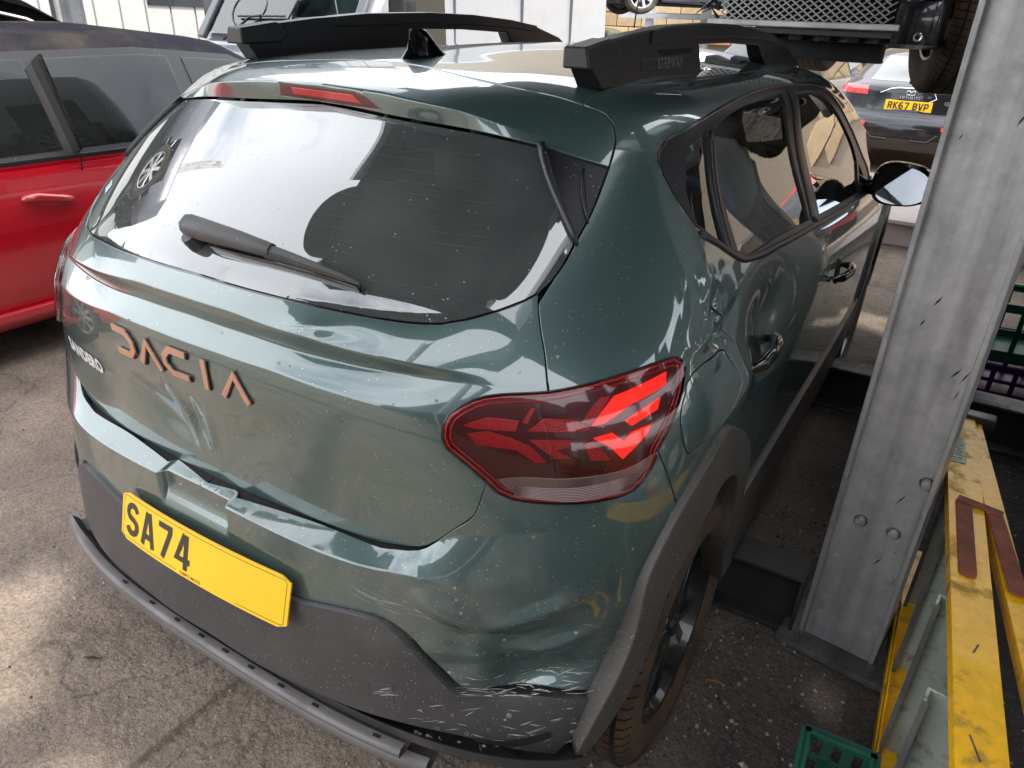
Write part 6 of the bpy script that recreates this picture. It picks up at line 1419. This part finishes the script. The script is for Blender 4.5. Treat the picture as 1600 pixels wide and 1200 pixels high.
# ---------------------------------------------------------------- scratches and splashes on the crushed corner
def marks():
    rr = random.Random(21); b = MB()
    def seg(s0, v0, ang, L, w, off):
        n_ = max(2, int(L/.012)); pts = [(s0+math.cos(ang)*L*j/n_/1.0+rr.uniform(-.0012, .0012), v0+math.sin(ang)*L*j/n_/.9+rr.uniform(-.0012, .0012)) for j in range(n_+1)]
        q = np.array(pts); P = S(q[:, 0], q[:, 1], off); N = snormal(q[:, 0], q[:, 1], off); t = np.gradient(P, axis=0); t /= np.linalg.norm(t, axis=1, keepdims=True); e = np.cross(t, N); k = len(P)
        ww = (w/2*np.sin(np.pi*np.clip(np.linspace(.08, .95, k), 0, 1)))[:, None]; b.add(list(P-e*ww)+list(P+e*ww), [(i, i+1, k+i+1, k+i) for i in range(k-1)])
    for i in range(34):   # long diagonal scrape under the lamp
        u = rr.random(); seg(.44+u*.14+rr.gauss(0, .008), .462-u*.03+rr.gauss(0, .007), rr.gauss(-.25, .12), rr.uniform(.008, .05), rr.uniform(.0004, .0012), .0006)
    for i in range(60):
        seg(rr.uniform(.50, .80), rr.uniform(.27, .47), rr.gauss(-.2, .35), rr.uniform(.004, .026), rr.uniform(.0003, .0009), .0006)
    for i in range(40): seg(rr.uniform(.63, .79), .243+rr.gauss(0, .004), rr.gauss(0, .2), rr.uniform(.006, .030), rr.uniform(.0006, .0026), rr.choice((.0006, .0115)))
    for i in range(26):
        seg(rr.uniform(.62, .78), rr.uniform(.245, .28), rr.gauss(0, .3), rr.uniform(.006, .03), rr.uniform(.0006, .003), .0006)
    for i in range(0):
        s0 = rr.uniform(.62, .80); seg(s0, rr.uniform(.40, .33), -1.57+rr.gauss(0, .06), rr.uniform(.04, .11), .0011, .0006)
    for i in range(30): seg(rr.uniform(.55, .78), rr.uniform(.10, .21), rr.gauss(0, .6), rr.uniform(.008, .03), rr.uniform(.0008, .003), .0112)
    for i in range(12): seg(rr.uniform(.50, .54), rr.uniform(.19, .22), .55, .018, .0016, .0108)
    kind(b.build('scratch', mat('bare_scratch', (.34, .34, .31), .7, vary=(90, .3)), car), 'stuff')
    b = MB()
    def ring(s0, v0, r, off, fill=False):
        p, x, y, n, ls, lv = sv_frame(s0, v0, off); k = 10; V = []
        for j in range(k):
            a = 2*math.pi*j/k; rj = r*rr.uniform(.85, 1.2); V += [p+x*math.cos(a)*rj+y*math.sin(a)*rj, p+x*math.cos(a)*rj*(.05 if fill else .72)+y*math.sin(a)*rj*(.05 if fill else .72)]
        b.add(V, [(2*j, (2*j+2) % (2*k), (2*j+3) % (2*k), 2*j+1) for j in range(k)])
    for i in range(46): ring(rr.uniform(.56, .82), rr.uniform(.26, .50), rr.uniform(.0014, .0036), .0006, rr.random() < .3)
    for i in range(60): ring(rr.uniform(-.2, .86), rr.uniform(.5, 1.0), rr.uniform(.0014, .0030), .0006, rr.random() < .6)
    for i in range(20): ring(rr.uniform(.58, .79), rr.uniform(.10, .20), rr.uniform(.002, .006), .0112, rr.random() < .4)
    kind(b.build('splash_mark', mat('dried_splash', (.22, .215, .19), .8, vary=(120, .4)), car), 'stuff')
marks()

# cracks in the concrete and scattered debris
nz_ = nt_.nodes.new('ShaderNodeTexNoise'); nz_.inputs['Scale'].default_value = 3.5; nz_.inputs['Detail'].default_value = 5; nt_.links.new(tcn.outputs['Object'], nz_.inputs['Vector'])
va_ = nt_.nodes.new('ShaderNodeVectorMath'); va_.operation = 'MULTIPLY_ADD'; va_.inputs[1].default_value = (.45, .45, .45); nt_.links.new(nz_.outputs['Color'], va_.inputs[0]); nt_.links.new(tcn.outputs['Object'], va_.inputs[2])
ve_ = nt_.nodes.new('ShaderNodeTexVoronoi'); ve_.feature = 'DISTANCE_TO_EDGE'; ve_.inputs['Scale'].default_value = 1.05; nt_.links.new(va_.outputs[0], ve_.inputs['Vector'])
ce_ = nt_.nodes.new('ShaderNodeMapRange'); ce_.inputs[1].default_value = .0015; ce_.inputs[2].default_value = .009; ce_.inputs[3].default_value = .62; ce_.inputs[4].default_value = 1.; nt_.links.new(ve_.outputs['Distance'], ce_.inputs[0])
st_ = nt_.nodes.new('ShaderNodeTexNoise'); st_.inputs['Scale'].default_value = 2.6; st_.inputs['Detail'].default_value = 9; st_.inputs['Roughness'].default_value = .7; nt_.links.new(tcn.outputs['Object'], st_.inputs['Vector'])
s2_ = nt_.nodes.new('ShaderNodeMapRange'); s2_.inputs[1].default_value = .36; s2_.inputs[2].default_value = .60; s2_.inputs[3].default_value = .62; s2_.inputs[4].default_value = 1.08; nt_.links.new(st_.outputs['Fac'], s2_.inputs[0])
mu_ = nt_.nodes.new('ShaderNodeMath'); mu_.operation = 'MULTIPLY'; nt_.links.new(ce_.outputs[0], mu_.inputs[0]); nt_.links.new(s2_.outputs[0], mu_.inputs[1])
v2_ = nt_.nodes.new('ShaderNodeVectorMath'); v2_.operation = 'SCALE'; nt_.links.new(b_.inputs['Base Color'].links[0].from_socket, v2_.inputs[0]); nt_.links.new(mu_.outputs[0], v2_.inputs['Scale']); nt_.links.new(v2_.outputs[0], b_.inputs['Base Color'])
rq = random.Random(77)
for nm, m, n_, lo_, hi_ in (('pebble', mat('pebble_grey', (.22, .19, .165), .9, vary=(50, .4)), 420, .0025, .0075), ('dark_crumb', mat('dark_crumb', (.03, .027, .024), .9), 160, .002, .006), ('pale_chip', mat('pale_chip', (.50, .48, .44), .7), 90, .0015, .004)):
    b = MB()
    for i in range(n_):
        x, y = rq.uniform(-3.1, 1.15), rq.uniform(-.6, 2.4)
        if i % 3 == 0: x, y = rq.uniform(.85, 1.2), rq.uniform(.6, 1.9)
        s_ = rq.uniform(lo_, hi_); V = []
        for k in range(6):
            a = k*math.pi/3+rq.uniform(-.3, .3); r_ = s_*rq.uniform(.7, 1.3); V.append((x+math.cos(a)*r_, y+math.sin(a)*r_*.8, GZ-.001))
        V += [(x+rq.uniform(-.4, .4)*s_, y, GZ+s_*rq.uniform(.5, 1.0)+.003), (x+.35*s_, y+.2*s_, GZ+s_*.7+.003)]
        b.add(V, [(0, 1, 6), (1, 2, 6), (2, 3, 6), (3, 4, 6), (4, 5, 7), (5, 0, 7), (0, 6, 7), (4, 7, 6)])
    kind(b.build(nm, m), 'stuff')
